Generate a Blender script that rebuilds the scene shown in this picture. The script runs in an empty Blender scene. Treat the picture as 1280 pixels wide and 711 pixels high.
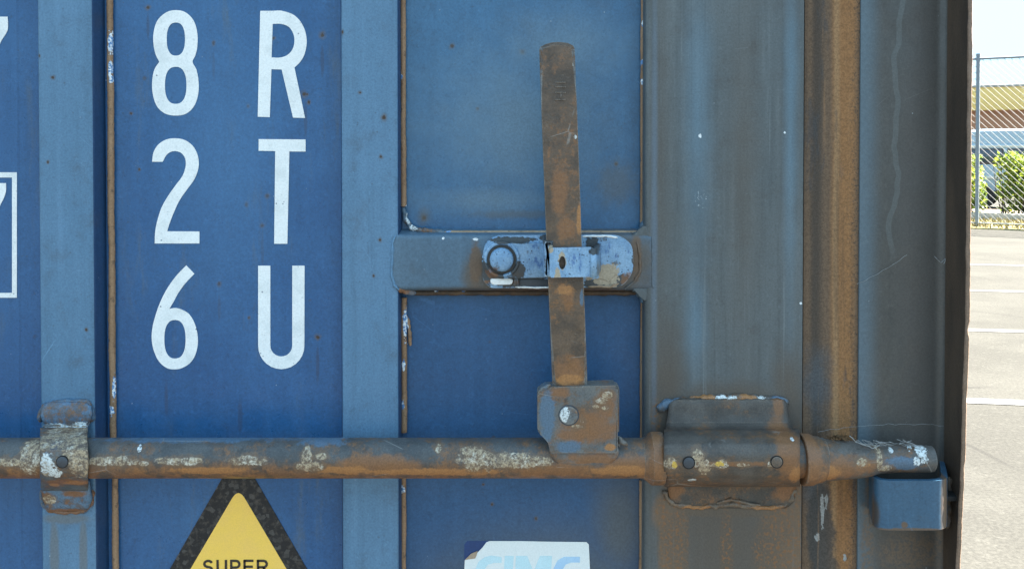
import bpy, bmesh, math, random
import numpy as np
from mathutils import Vector, noise as mnoise
R = math.radians
rnd = random.Random(7)
S = bpy.context.scene
C = S.collection

# ------------------------------------------------------------------ camera, sky, sun, exposure
F, D, H, PITCH = 1184.0, 0.90, 1.50, R(1.0)
CY = 190 + F*math.tan(PITCH)
cam = bpy.data.cameras.new('camera'); cam_o = bpy.data.objects.new('camera', cam); C.objects.link(cam_o)
cam.sensor_width = 36; cam.lens = 36*F/1280
cam.shift_y = -(355.5-CY)/1280
cam.clip_start = .02; cam.clip_end = 3000
cam_o.location = (0, -D, H); cam_o.rotation_euler = (R(90)-PITCH, 0, 0)
S.camera = cam_o
SUN_EL, SUN_AZ = R(50), R(74)              # azimuth from +Y towards +X
w = bpy.data.worlds.new('World'); S.world = w; w.use_nodes = True
wn = w.node_tree; bg = wn.nodes['Background']
sky = wn.nodes.new('ShaderNodeTexSky'); sky.sky_type = 'NISHITA'; sky.sun_disc = False
sky.sun_elevation = SUN_EL; sky.sun_rotation = SUN_AZ
sky.air_density = 1.5; sky.dust_density = 1.0; sky.ozone_density = .5
# added curve flattens the skylight towards a pale cyan, alike in every direction
def vm(op, a, b):
    q = wn.nodes.new('ShaderNodeVectorMath'); q.operation = op
    for i, v in enumerate((a, b)):
        if isinstance(v, tuple): q.inputs[i].default_value = v
        else: wn.links.new(v, q.inputs[i])
    return q.outputs[0]
KS = (.185, .285, .37)
wn.links.new(vm('DIVIDE', sky.outputs[0], vm('ADD', vm('DIVIDE', sky.outputs[0], KS), (1, 1, 1))), bg.inputs[0]); bg.inputs[1].default_value = .15
sl = bpy.data.lights.new('sun', 'SUN'); sl.energy = 2.0; sl.angle = R(.5); sl.color = (1, .95, .86)
so = bpy.data.objects.new('sun', sl); C.objects.link(so)
sd = Vector((math.sin(SUN_AZ)*math.cos(SUN_EL), math.cos(SUN_AZ)*math.cos(SUN_EL), math.sin(SUN_EL)))
so.rotation_euler = sd.to_track_quat('Z', 'Y').to_euler(); so.location = (6, 6, 12)
S.view_settings.view_transform = 'Standard'; S.view_settings.look = 'None'
S.view_settings.gamma = 1; S.view_settings.exposure = 5.1

# ------------------------------------------------------------------ measuring helpers
FW = Vector((0, math.cos(PITCH), -math.sin(PITCH))); UP = Vector((0, math.sin(PITCH), math.cos(PITCH)))
def ray(px, py): return FW + Vector((1, 0, 0))*((px-640)/F) - UP*((py-CY)/F)
def P(px, py, Y):
    d = ray(px, py); t = (Y+D)/d.y
    return (d.x*t, Y, H+d.z*t)
def X(px, Y=0, py=350): return P(px, py, Y)[0]
def Z(py, Y=0, px=640): return P(px, py, Y)[2]
def G(px, py):
    d = ray(px, py); t = -H/d.z
    return Vector((d.x*t, -D+d.y*t, 0))
PX = .9/F                                   # metres per photo pixel on the door's face

# ------------------------------------------------------------------ object helpers
def empty(name, loc=(0, 0, 0), rz=0):
    o = bpy.data.objects.new(name, None); C.objects.link(o); o.location = loc; o.rotation_euler = (0, 0, rz)
    o.empty_display_size = .1; return o
def tag(o, label=None, cat=None, group=None, kind=None):
    for k, v in (('label', label), ('category', cat), ('group', group), ('kind', kind)):
        if v: o[k] = v
    return o
def link(name, me, m, parent=None, smooth=None):
    if m is not None and len(me.materials) == 0:
        for q in (m if isinstance(m, (list, tuple)) else [m]): me.materials.append(q)
    if smooth is not None:
        me.shade_smooth(); me.set_sharp_from_angle(angle=R(smooth))
    o = bpy.data.objects.new(name, me); C.objects.link(o)
    if parent: o.parent = parent
    return o
def mk(name, verts, faces, m, parent=None, smooth=35):
    me = bpy.data.meshes.new(name); me.from_pydata([tuple(v) for v in verts], [], faces); me.validate()
    bm = bmesh.new(); bm.from_mesh(me); bmesh.ops.recalc_face_normals(bm, faces=bm.faces); bm.to_mesh(me); bm.free()
    return link(name, me, m, parent, smooth)
def from_bm(name, bm, m, parent=None, smooth=35):
    bmesh.ops.recalc_face_normals(bm, faces=bm.faces)
    me = bpy.data.meshes.new(name); bm.to_mesh(me); bm.free()
    return link(name, me, m, parent, smooth)
def fillet(pts, r, n=4, closed=False):
    out = []; N = len(pts)
    for i, p in enumerate(pts):
        p = Vector(p[:2]); ri = r[i] if isinstance(r, (list, tuple)) else r
        if (not closed and i in (0, N-1)) or ri <= 0: out.append(tuple(p)); continue
        a = Vector(pts[i-1][:2]); b = Vector(pts[(i+1) % N][:2])
        da, db = a-p, b-p
        k = min(ri, da.length*.48, db.length*.48)
        p0, p1 = p+da.normalized()*k, p+db.normalized()*k
        for j in range(n+1):
            t = j/n; out.append(tuple(p0*(1-t)**2+p*2*t*(1-t)+p1*t*t))
    return out
def prism(name, poly, y0, y1, m, parent=None, bevel=.001, seg=2, smooth=40, back_bevel=False):
    """poly = list of (X, Z); front face at y0, back at y1"""
    bm = bmesh.new()
    f = [bm.verts.new((x, y0, z)) for x, z in poly]; b = [bm.verts.new((x, y1, z)) for x, z in poly]
    ff = bm.faces.new(f); bm.faces.new(b[::-1]); n = len(f)
    for i in range(n): bm.faces.new((f[i], b[i], b[(i+1) % n], f[(i+1) % n]))
    if bevel > 0:
        bmesh.ops.bevel(bm, geom=list(ff.edges), offset=bevel, segments=seg, affect='EDGES', profile=.5)
    return from_bm(name, bm, m, parent, smooth)
def ppoly(pts, Y): return [(P(x, y, Y)[0], P(x, y, Y)[2]) for x, y in pts]
def box(name, lo, hi, m, parent=None, bevel=0., smooth=40):
    bm = bmesh.new(); bmesh.ops.create_cube(bm, size=1)
    for v in bm.verts:
        v.co = Vector([(lo[i]+hi[i])/2 + v.co[i]*(hi[i]-lo[i]) for i in range(3)])
    if bevel: bmesh.ops.bevel(bm, geom=list(bm.edges), offset=bevel, segments=2, affect='EDGES', profile=.5)
    return from_bm(name, bm, m, parent, smooth)
def sheet(name, prof, zs, m, parent=None, smooth=35, closed=False, fn=None):
    """profile of (X, Y) swept up through the heights zs"""
    V, Fc = [], []; n = len(prof)
    for z in zs:
        for i, (x, y) in enumerate(prof):
            p = Vector((x, y, z)); V.append(fn(p, i) if fn else p)
    for j in range(len(zs)-1):
        for i in range(n if closed else n-1):
            a, b = j*n+i, j*n+(i+1) % n; Fc.append((a, b, b+n, a+n))
    if closed: Fc.append(tuple(range(n))[::-1]); Fc.append(tuple(range((len(zs)-1)*n, len(zs)*n)))
    return mk(name, V, Fc, m, parent, smooth)
def lathe_x(name, prof, Yc, m, parent=None, seg=40, smooth=35, caps=True):
    """prof = (X, r, Zc)"""
    V, Fc = [], []
    for x, r, zc in prof:
        for k in range(seg):
            a = 2*math.pi*k/seg; V.append((x, Yc+r*math.cos(a), zc+r*math.sin(a)))
    for j in range(len(prof)-1):
        for k in range(seg):
            a, b = j*seg+k, j*seg+(k+1) % seg; Fc.append((a, b, b+seg, a+seg))
    if caps: Fc.append(tuple(range(seg))); Fc.append(tuple(range((len(prof)-1)*seg, len(prof)*seg)))
    return mk(name, V, Fc, m, parent, smooth)
def lathe_y(name, c, prof, m, parent=None, seg=28, smooth=40):
    """prof = (r, Y), front first; c = (X, Z)"""
    V, Fc = [], []
    for r, y in prof:
        for k in range(seg):
            a = 2*math.pi*k/seg; V.append((c[0]+r*math.cos(a), y, c[1]+r*math.sin(a)))
    for j in range(len(prof)-1):
        for k in range(seg):
            a, b = j*seg+k, j*seg+(k+1) % seg; Fc.append((a, b, b+seg, a+seg))
    Fc.append(tuple(range(seg)))
    return mk(name, V, Fc, m, parent, smooth)
def tube_data(path, rad, seg=8, rough=0., fr=120., cap=True, seed=0):
    path = [Vector(p) for p in path]; V, Fc = [], []
    for i, p in enumerate(path):
        t = (path[min(i+1, len(path)-1)]-path[max(i-1, 0)]).normalized()
        u = t.cross(Vector((0, 1, 0)));
        if u.length < .01: u = t.cross(Vector((1, 0, 0)))
        u.normalize(); v = t.cross(u)
        r0 = rad[i] if isinstance(rad, (list, tuple)) else rad
        for k in range(seg):
            a = 2*math.pi*k/seg; d = u*math.cos(a)+v*math.sin(a)
            r = r0*(1+rough*mnoise.noise((p+d*r0)*fr+Vector((seed, 0, 0))))
            V.append(p+d*r)
    for j in range(len(path)-1):
        for k in range(seg):
            a, b = j*seg+k, j*seg+(k+1) % seg; Fc.append((a, b, b+seg, a+seg))
    if cap: Fc.append(tuple(range(seg))); Fc.append(tuple(range((len(path)-1)*seg, len(path)*seg)))
    return V, Fc
def resample(pts, step):
    pts = [Vector(p) for p in pts]; out = [pts[0]]
    for a, b in zip(pts, pts[1:]):
        n = max(1, int((b-a).length/step))
        for k in range(1, n+1): out.append(a.lerp(b, k/n))
    return out
def bead(name, pxpts, Y, rpx, m, parent, rough=.3, fr=260., step=.0012, seed=0, wob=.0):
    """irregular bead along photo pixels at depth Y (Y may be per point)"""
    ys = Y if isinstance(Y, (list, tuple)) else [Y]*len(pxpts)
    path = resample([P(x, y, q) for (x, y), q in zip(pxpts, ys)], step)
    path = [p+Vector((mnoise.noise(p*90+Vector((seed, 3, 0))), 0, mnoise.noise(p*90+Vector((9, seed, 0)))))*wob for p in path]
    n = len(path); r = rpx*PX
    rad = [r*min(1, .35+min(i, n-1-i)*.25) for i in range(n)]
    V, Fc = tube_data(path, rad, 10, rough, fr, True, seed)
    return mk(name, V, Fc, m, parent, 60)
def smooth_contour(pts, sub=5, sharp=48):
    pts = [Vector(p) for p in pts]; n = len(pts); sh = []
    for i in range(n):
        a = (pts[i]-pts[i-1]); b = (pts[(i+1) % n]-pts[i])
        sh.append(math.degrees(a.angle(b, 0)) > sharp)
    out = []
    for i in range(n):
        p0, p1 = pts[i], pts[(i+1) % n]; ch = p1-p0
        def tan(j):
            t = pts[(j+1) % n]-pts[j-1]
            return t.normalized()*ch.length if t.length > 0 else ch
        t0 = ch if sh[i] else tan(i); t1 = ch if sh[(i+1) % n] else tan((i+1) % n)
        for k in range(sub):
            t = k/sub; h1 = 2*t**3-3*t*t+1; h2 = t**3-2*t*t+t; h3 = -2*t**3+3*t*t; h4 = t**3-t*t
            out.append(p0*h1+t0*h2+p1*h3+t1*h4)
    return out
def flat_shape(name, contours, Y, th, m, parent=None, smooth_it=True, sharp=48):
    """filled outline (holes allowed) given in photo pixels, a film th thick whose front lies at Y"""
    cu = bpy.data.curves.new(name, 'CURVE'); cu.dimensions = '2D'; cu.fill_mode = 'BOTH'; cu.extrude = th/2
    for c in contours:
        c = smooth_contour(c, sharp=sharp) if smooth_it else [Vector(p) for p in c]
        sp = cu.splines.new('POLY'); sp.points.add(len(c)-1); sp.use_cyclic_u = True
        for q, p in zip(sp.points, c):
            x, _, z = P(p.x, p.y, Y); q.co = (x, z, 0, 1)
    tmp = bpy.data.objects.new('tmp', cu); C.objects.link(tmp)
    me = bpy.data.meshes.new_from_object(tmp.evaluated_get(bpy.context.evaluated_depsgraph_get()))
    bpy.data.objects.remove(tmp); bpy.data.curves.remove(cu)
    me.name = name
    co = np.empty(len(me.vertices)*3); me.vertices.foreach_get('co', co); co = co.reshape(-1, 3)
    co = np.stack([co[:, 0], Y+th/2-co[:, 2], co[:, 1]], 1); me.vertices.foreach_set('co', co.ravel()); me.update()
    bm = bmesh.new(); bm.from_mesh(me); bmesh.ops.remove_doubles(bm, verts=bm.verts, dist=1e-6)
    bmesh.ops.recalc_face_normals(bm, faces=bm.faces); bm.to_mesh(me); bm.free()
    me.materials.clear()
    return link(name, me, m, parent)
def ell(cx, cy, rx, ry, n=20, p=2.4):
    o = []
    for k in range(n):
        a = 2*math.pi*k/n; c, s = math.cos(a), math.sin(a)
        o.append((cx+rx*math.copysign(abs(c)**(2/p), c), cy+ry*math.copysign(abs(s)**(2/p), s)))
    return o

# ------------------------------------------------------------------ materials
class Mat:
    def __init__(self, name, rough=.5, metal=0., spec=.5):
        self.m = bpy.data.materials.new(name); self.m.use_nodes = True; self.nt = self.m.node_tree
        self.b = self.nt.nodes['Principled BSDF']; self.L = self.nt.links.new
        self.b.inputs['Roughness'].default_value = rough; self.b.inputs['Metallic'].default_value = metal
        self.b.inputs['Specular IOR Level'].default_value = spec
        g = self.nt.nodes.new('ShaderNodeNewGeometry'); self.pos = g.outputs['Position']; self.h = None; self.geo = g
    def n(self, t): return self.nt.nodes.new(t)
    def math(self, op, a, b=None, c=None, clamp=False):
        q = self.n('ShaderNodeMath'); q.operation = op; q.use_clamp = clamp
        for i, v in enumerate((a, b, c)):
            if v is None: continue
            if isinstance(v, (int, float)): q.inputs[i].default_value = v
            else: self.L(v, q.inputs[i])
        return q.outputs[0]
    def scaled(self, sc, off=(0, 0, 0)):
        q = self.n('ShaderNodeVectorMath'); q.operation = 'MULTIPLY_ADD'; self.L(self.pos, q.inputs[0])
        q.inputs[1].default_value = sc; q.inputs[2].default_value = off; return q.outputs[0]
    def noise(self, sc, detail=3, rough=.55, vs=(1, 1, 1), off=(0, 0, 0), dist=0.):
        q = self.n('ShaderNodeTexNoise'); q.inputs['Scale'].default_value = sc; q.inputs['Detail'].default_value = detail
        q.inputs['Roughness'].default_value = rough; q.inputs['Distortion'].default_value = dist
        self.L(self.scaled(vs, off), q.inputs['Vector']); return q.outputs['Fac']
    def voro(self, sc, vs=(1, 1, 1), off=(0, 0, 0), feature='F1', out='Distance'):
        q = self.n('ShaderNodeTexVoronoi'); q.feature = feature; q.inputs['Scale'].default_value = sc
        self.L(self.scaled(vs, off), q.inputs['Vector']); return q.outputs[out]
    def ss(self, v, lo, hi, a=0., b=1.):
        q = self.n('ShaderNodeMapRange'); q.interpolation_type = 'SMOOTHSTEP'; self.L(v, q.inputs['Value'])
        for k, x in (('From Min', lo), ('From Max', hi), ('To Min', a), ('To Max', b)): q.inputs[k].default_value = x
        return q.outputs[0]
    def mix(self, a, b, f, mode='MIX'):
        q = self.n('ShaderNodeMix'); q.data_type = 'RGBA'; q.blend_type = mode
        for i, v in ((0, f), (6, a), (7, b)):
            if isinstance(v, (int, float)): q.inputs[i].default_value = v
            elif isinstance(v, tuple): q.inputs[i].default_value = (*v, 1)
            else: self.L(v, q.inputs[i])
        return q.outputs[2]
    def edge(self, rad=.0014, lo=.985, hi=.86):
        b = self.n('ShaderNodeBevel'); b.samples = 4; b.inputs['Radius'].default_value = rad
        d = self.n('ShaderNodeVectorMath'); d.operation = 'DOT_PRODUCT'; self.L(b.outputs[0], d.inputs[0]); self.L(self.geo.outputs['Normal'], d.inputs[1])
        return self.ss(d.outputs['Value'], lo, hi)
    def blobs(self, items, Y, lo=.0, hi=.25, amp=.9, sc=150, detail=5, cap=None):
        """mask of stains or chips: items = (px, py, rx, ry) in photo pixels on the plane Y"""
        acc = None
        for (x, y, rx, ry) in items:
            c = P(x, y, Y); k = (Y+D)/F
            s = self.n('ShaderNodeVectorMath'); s.operation = 'SUBTRACT'; self.L(self.pos, s.inputs[0]); s.inputs[1].default_value = c
            q = self.n('ShaderNodeVectorMath'); q.operation = 'MULTIPLY'; self.L(s.outputs[0], q.inputs[0])
            q.inputs[1].default_value = (1/(rx*k), 0, 1/(ry*k))
            l = self.n('ShaderNodeVectorMath'); l.operation = 'LENGTH'; self.L(q.outputs[0], l.inputs[0])
            v = self.math('SUBTRACT', 1., l.outputs['Value'])
            acc = v if acc is None else self.math('MAXIMUM', acc, v)
        if cap is not None: acc = self.math('MINIMUM', acc, cap)
        nz = self.noise(sc, detail, .65)
        f = self.math('MULTIPLY_ADD', self.math('SUBTRACT', nz, .5), amp*2, acc)
        return self.ss(f, lo, hi)
    def axis(self, i):
        q = self.n('ShaderNodeSeparateXYZ'); self.L(self.pos, q.inputs[0]); return q.outputs[i]
    def grain(self, col, amt=.12, sc=520):
        nz = self.noise(sc, 2, .7)
        f = self.ss(nz, .25, .75, 1-amt, 1+amt)
        q = self.n('ShaderNodeVectorMath'); q.operation = 'SCALE'; self.L(col, q.inputs[0]) if not isinstance(col, tuple) else None
        if isinstance(col, tuple): q.inputs[0].default_value = col
        self.L(f, q.inputs['Scale']); return q.outputs[0]
    def height(self, v, k=1.):
        v = self.math('MULTIPLY', v, k); self.h = v if self.h is None else self.math('ADD', self.h, v)
    def done(self, col, bump=.0006, strength=1., rough=None):
        if isinstance(col, tuple): self.b.inputs['Base Color'].default_value = (*col, 1)
        else: self.L(col, self.b.inputs['Base Color'])
        if rough is not None: self.L(rough, self.b.inputs['Roughness'])
        if self.h is not None:
            q = self.n('ShaderNodeBump'); q.inputs['Strength'].default_value = strength; q.inputs['Distance'].default_value = bump
            self.L(self.h, q.inputs['Height']); self.L(q.outputs[0], self.b.inputs['Normal'])
        return self.m
RUST = (.225, .105, .045); ORANGE = (.36, .165, .058); BROWN = (.135, .086, .055); GRIME = (.07, .06, .052); DARK = (.025, .022, .02)
CREAM = (.46, .36, .24); CHIPW = (.72, .76, .78)

def paint(name, col, col2, rough=.42, grime=.35, streak=.5, spots=(), spotY=.02, chips=(), rust=(), soft=(), soft_col=GRIME, rust_col=BROWN, pits=.6, Y=0., grain=.13, extra=None):
    M = Mat(name, rough)
    big = M.noise(5, 4, .6, off=(3, 0, 1)); mid = M.noise(38, 5, .62); st = M.noise(24, 4, .6, vs=(4, 1, .22))
    c = M.mix(col, col2, M.ss(big, .32, .68))
    c = M.mix(c, tuple(x*1.25+.006 for x in col2), M.math('MULTIPLY', M.ss(st, .5, .72), streak*.6))
    c = M.mix(c, tuple(.55*x for x in col), M.math('MULTIPLY', M.ss(st, .5, .28), streak*.5))
    c = M.mix(c, GRIME, M.math('MULTIPLY', M.ss(mid, .5, .8), grime))
    c = M.mix(c, tuple(x*.6 for x in col), M.math('MULTIPLY', M.ss(M.noise(230, 4, .7, off=(3, 3, 9)), .52, .7), .35))
    c = M.mix(c, tuple(min(1, x*1.35+.01) for x in col2), M.math('MULTIPLY', M.ss(M.noise(180, 4, .7, off=(6, 1, 2)), .55, .72), .35))
    if soft: c = M.mix(c, soft_col, M.math('MULTIPLY', M.blobs(soft, Y, 0, .55, .32, 45), .9))
    if rust: c = M.mix(c, rust_col, M.math('MULTIPLY', M.blobs(rust, Y, 0, .45, .5, 120), .92))
    # scattered pinholes with a brown bloom round each
    v = M.voro(34); vm = M.ss(v, .10, .03); gate = M.ss(M.noise(17, 1, off=(5, 2, 8)), .56, .62)
    pm = M.math('MULTIPLY', M.math('MULTIPLY', vm, gate), pits)
    c = M.mix(c, (.06, .045, .035), pm)
    v2 = M.voro(150, off=(2, 0, 6)); g2 = M.ss(M.noise(60, 2, off=(1, 7, 3)), .53, .6)
    c = M.mix(c, (.05, .05, .05), M.math('MULTIPLY', M.math('MULTIPLY', M.ss(v2, .17, .07), g2), .6*pits))
    v3 = M.voro(90, off=(7, 0, 1)); g3 = M.ss(M.noise(40, 2, off=(9, 2, 3)), .6, .66)
    c = M.mix(c, (.5, .55, .58), M.math('MULTIPLY', M.math('MULTIPLY', M.ss(v3, .07, .04), g3), .5))
    if spots:
        c = M.mix(c, (.11, .082, .06), M.math('MULTIPLY', M.blobs(spots, spotY, 0, .8, .8, 260), .6))
        c = M.mix(c, (.05, .03, .02), M.blobs([(x, y, rx*.45, ry*.45) for x, y, rx, ry in spots], spotY, .0, .5, .9, 420))
    # hair scratches
    sv = M.voro(7, vs=(6, 1, 1.4), feature='DISTANCE_TO_EDGE', off=(1, 0, 4)); sg = M.ss(M.noise(14, 2, off=(8, 8, 0)), .6, .66)
    c = M.mix(c, tuple(min(1, x*2.1+.03) for x in col2), M.math('MULTIPLY', M.math('MULTIPLY', M.ss(sv, .004, .001), sg), .22))
    if chips:
        k = M.blobs(chips, Y, .05, .2, 1., 380); c = M.mix(c, CHIPW, k); M.height(k, .3)
    if extra: c = extra(M, c)
    c = M.grain(c, grain)
    M.height(M.noise(420, 3, .6), .16); M.height(M.noise(60, 2), .3); M.height(M.noise(11, 2, .5, off=(0, 4, 2)), 9.); M.height(pm, -.6)
    rg = M.ss(mid, .3, .75, rough-.05, rough+.16)
    return M.done(c, .0004, .6, rg)

panel_spots = [(66,97,5,5),(60,203,3,5),(49,70,3,5),(185,10,6,5),(267,54,4,7),(342,48,4,4),(403,44,6,8),(380,118,6,7),(386,128,4,5),(164,142,4,4),
               (274,355,5,6),(311,397,3,4),(328,282,5,5),(308,256,4,6),(334,245,5,6),(397,421,6,6),(174,212,3,4),(310,133,3,4),(450,116,4,4),(480,147,7,7),
               (476,196,4,5),(467,345,3,4),(565,58,6,6),(597,136,4,4),(653,65,7,6),(770,205,4,4),(530,272,6,8),(428,40,3,5),(108,412,4,5),(384,118,3,3),(475,300,4,5),(615,630,4,4),(604,605,3,3),(670,648,4,5),(505,70,3,4)]
def a_pale_middle(M, c):
    c = M.mix(c, (.062, .175, .34), M.math('MULTIPLY', M.blobs([(285, 190, 110, 330), (290, 660, 110, 90)], .02, 0, 1., .25, 14), .5))  # middle of the panel paler than its edges
    return M.mix(c, (.10, .13, .15), M.math('MULTIPLY', M.ss(M.noise(26, 5, .7, vs=(2, 1, .3), off=(4, 1, 1)), .54, .75), .45))
panel_blue = paint('panel_blue_paint', (.018, .090, .228), (.030, .116, .268), .31, .14, .3, soft=[(382, 150, 3, 28), (267, 84, 2.5, 24), (403, 78, 3, 26), (274, 384, 2.5, 24), (397, 455, 3, 30), (328, 312, 2.5, 26), (185, 34, 2.5, 22), (208, 500, 3, 30), (300, 520, 4, 26)], soft_col=(.030, .075, .165), spots=[s for s in panel_spots if s[0] < 430], spotY=.02, Y=.02, extra=a_pale_middle)
def b_upper(M, c):
    c = M.mix(c, (.125, .20, .265), M.math('MULTIPLY', M.blobs([(650, 150, 170, 150), (700, 60, 120, 80), (620, 250, 140, 30)], .02, 0, 1., .35, 30), .75))
    return M.mix(c, (.10, .10, .09), M.math('MULTIPLY', M.blobs([(530, 270, 14, 16), (650, 268, 90, 8), (770, 230, 40, 40)], .02, 0, .8, .5, 90), .5))
panel_upper = paint('panel_weathered_paint', (.034, .114, .222), (.048, .144, .265), .29, .2, .3, spots=[s for s in panel_spots if s[0] > 500], Y=.02, extra=b_upper)
def b_lower(M, c):
    return M.mix(c, (.085, .095, .10), M.math('MULTIPLY', M.blobs([(690, 740, 240, 135), (775, 660, 60, 120)], .02, 0, .9, .15, 20), .85))
panel_lower = paint('panel_dark_paint', (.017, .078, .185), (.025, .094, .212), .45, .12, .25, spots=[s for s in panel_spots if s[1] > 600], Y=.02, extra=b_lower)
rib_blue = paint('rib_faded_paint', (.080, .180, .292), (.104, .212, .335), .46, .36, .6,
                 spots=[s for s in panel_spots if 45 < s[0] < 120 or 425 < s[0] < 500], spotY=0, Y=0,
                 soft=[(68, 690, 8, 60), (104, 690, 7, 60), (82, 648, 40, 9)], soft_col=(.135, .165, .19))
flank_m = paint('flank_unfaded_shaded_paint', (.012, .048, .125), (.018, .06, .145), .5, .25, .3)  # unfaded blue, with the flank's shade also put into the colour
rail_paint = paint('rail_grimy_paint', (.062, .118, .178), (.085, .148, .21), .42, .35, .45, Y=0,
                   soft=[(760, 330, 90, 60), (600, 345, 30, 40), (640, 365, 160, 10)], soft_col=(.10, .085, .07),
                   rust=[(595, 330, 10, 34), (796, 320, 8, 40), (700, 364, 110, 5)], chips=[(554, 298, 2., 1.6), (595, 299, 4, 2)])
stile_streak = [(835, 690, 13, 90), (848, 680, 14, 80), (908, 690, 9, 65), (975, 690, 28, 90), (960, 700, 22, 60), (998, 580, 10, 60), (996, 690, 6, 90), (830, 640, 16, 24), (820, 520, 8, 24)]
def stile_extra(M, c):
    c = M.mix(c, (.12, .225, .31), M.math('MULTIPLY', M.blobs([(872, 150, 30, 300), (988, 160, 14, 380), (870, 400, 24, 110)], 0, 0, 1.2, .35, 16), .55))
    c = M.mix(c, (.100, .084, .068), M.math('MULTIPLY', M.blobs([(825, 200, 22, 420), (930, 200, 34, 420)], 0, 0, 1.1, .4, 20), .55))
    c = M.mix(c, (.095, .076, .060), M.math('MULTIPLY', M.blobs([(910, 690, 130, 230), (835, 500, 36, 140), (985, 520, 36, 120), (915, 500, 110, 36)], 0, 0, .8, .3, 25), .85))
    f = M.noise(70, 4, .65, vs=(3, 1, .05)); c = M.mix(c, (.20, .23, .24), M.math('MULTIPLY', M.ss(f, .58, .72), .35)); c = M.mix(c, (.05, .06, .065), M.math('MULTIPLY', M.ss(f, .42, .28), .4))
    c = M.mix(c, (.12, .17, .23), M.math('MULTIPLY', M.blobs([(818, 260, 6, 500)], 0, 0, .9, .3, 20), .6))
    c = M.mix(c, RUST, M.math('MULTIPLY', M.ss(M.noise(300, 3), .5, .62), M.math('MULTIPLY', M.blobs(stile_streak, 0, -.1, .5, .5, 60), .85)))
    c = M.mix(c, (.45, .50, .53), M.math('MULTIPLY', M.blobs([(877, 249, 11, 13)], 0, .0, .3, .6, 60), M.ss(M.noise(420, 4, .75, off=(3, 3, 3)), .58, .64)))
    return M.mix(c, CHIPW, M.blobs([(875, 170, 2.2, 3.2), (981, 166, 1.6, 1.6), (1001, 379, 2, 2)], 0, .1, .3, .9, 400))
stile_paint = paint('stile_grimy_paint', (.084, .098, .104), (.108, .124, .130), .40, .45, .85, Y=0, soft=[(x, y, rx*1.25, ry*1.3) for x, y, rx, ry in stile_streak], soft_col=(.19, .118, .068), extra=stile_extra, pits=.7,
                    rust=[(915, 640, 90, 8), (838, 632, 10, 10)], rust_col=(.17, .12, .08))
def gasket():
    M = Mat('gasket_rusted', .7, spec=.25); x = M.axis(0)
    a, b = X(1005, .006), X(1074, .006)
    u = M.math('ADD', M.math('DIVIDE', M.math('SUBTRACT', x, a), b-a), M.math('MULTIPLY', M.math('SUBTRACT', M.noise(20, 3, vs=(1, 1, .3)), .5), .12))
    c = M.mix((.155, .10, .064), (.068, .054, .044), M.math('MULTIPLY', M.math('MULTIPLY', M.ss(u, .08, .2), M.ss(u, .40, .24)), .85))
    c = M.mix(c, (.285, .142, .060), M.math('MULTIPLY', M.ss(u, .42, .58), M.ss(u, 1.02, .82)))
    c = M.mix(c, (.34, .21, .11), M.math('MULTIPLY', M.math('MULTIPLY', M.ss(u, .5, .55), M.ss(u, .66, .58)), .6))
    c = M.mix(c, (.06, .05, .044), M.math('MULTIPLY', M.ss(M.noise(420, 3, .7), .5, .66), M.ss(u, .7, 1., .15, .85)))
    c = M.mix(c, (.085, .095, .105), M.math('MULTIPLY', M.blobs([(1020, 480, 26, 70), (1015, 600, 24, 60)], .006, 0, .8, .6, 50), .75))
    c = M.mix(c, (.06, .058, .056), M.math('MULTIPLY', M.blobs([(1030, 690, 18, 110), (1018, 660, 12, 50)], .006, 0, .4, .9, 60), .8))
    c = M.mix(c, (.30, .30, .29), M.blobs([(1028, 640, 3, 30), (1022, 672, 4, 9), (1033, 624, 3, 12), (1056, 697, 3, 6)], .006, .25, .4, 1., 200))
    vs_ = M.noise(30, 6, .7, vs=(4, 1, .12), off=(2, 0, 7)); c = M.mix(c, (.075, .052, .038), M.math('MULTIPLY', M.ss(vs_, .5, .7), .42)); c = M.mix(c, (.36, .20, .10), M.math('MULTIPLY', M.ss(vs_, .42, .3), .35))
    c = M.mix(c, (.055, .062, .07), M.math('MULTIPLY', M.ss(M.noise(16, 7, .72, vs=(1.6, 1, .35), off=(5, 5, 5)), .56, .66), .55))
    c = M.grain(c, .24, 560); M.height(M.noise(500, 4, .7), .5); M.height(M.noise(120, 3), .3)
    return M.done(c, .0005, .9)
gasket_m = gasket()
def post_extra(M, c):
    x = M.axis(0)
    e = M.ss(x, X(1104, .008), X(1076, .006))
    c = M.mix(c, (.12, .21, .28), M.math('MULTIPLY', e, .45))
    # dried pale run down the face
    z = M.axis(2); xr = M.math('MULTIPLY_ADD', M.math('SUBTRACT', M.noise(18, 2, vs=(0, 0, 1)), .5), .028, X(1116, .01))
    xr = M.math('MULTIPLY_ADD', M.math('SUBTRACT', z, 1.5), .03, xr)
    run = M.math('MULTIPLY', M.ss(M.math('ABSOLUTE', M.math('SUBTRACT', x, xr)), .0031, .0022), M.ss(z, Z(335, .01), Z(290, .01)))
    c = M.mix(c, (.15, .17, .172), M.math('MULTIPLY', run, .32))
    c = M.mix(c, (.15, .10, .065), M.math('MULTIPLY', M.ss(M.noise(260, 3), .3, .6), M.math('MULTIPLY', M.blobs([(1082, 690, 12, 110), (1140, 690, 60, 36), (1178, 640, 12, 90), (1085, 600, 8, 40)], .01, 0, .6, .5, 80), .75)))
    return c
post_paint = paint('post_grimy_paint', (.067, .066, .062), (.086, .081, .074), .38, .4, .35, Y=.01, extra=post_extra, soft=[(1150, 300, 40, 500), (1135, 700, 70, 60)], soft_col=(.085, .078, .072))
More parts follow.
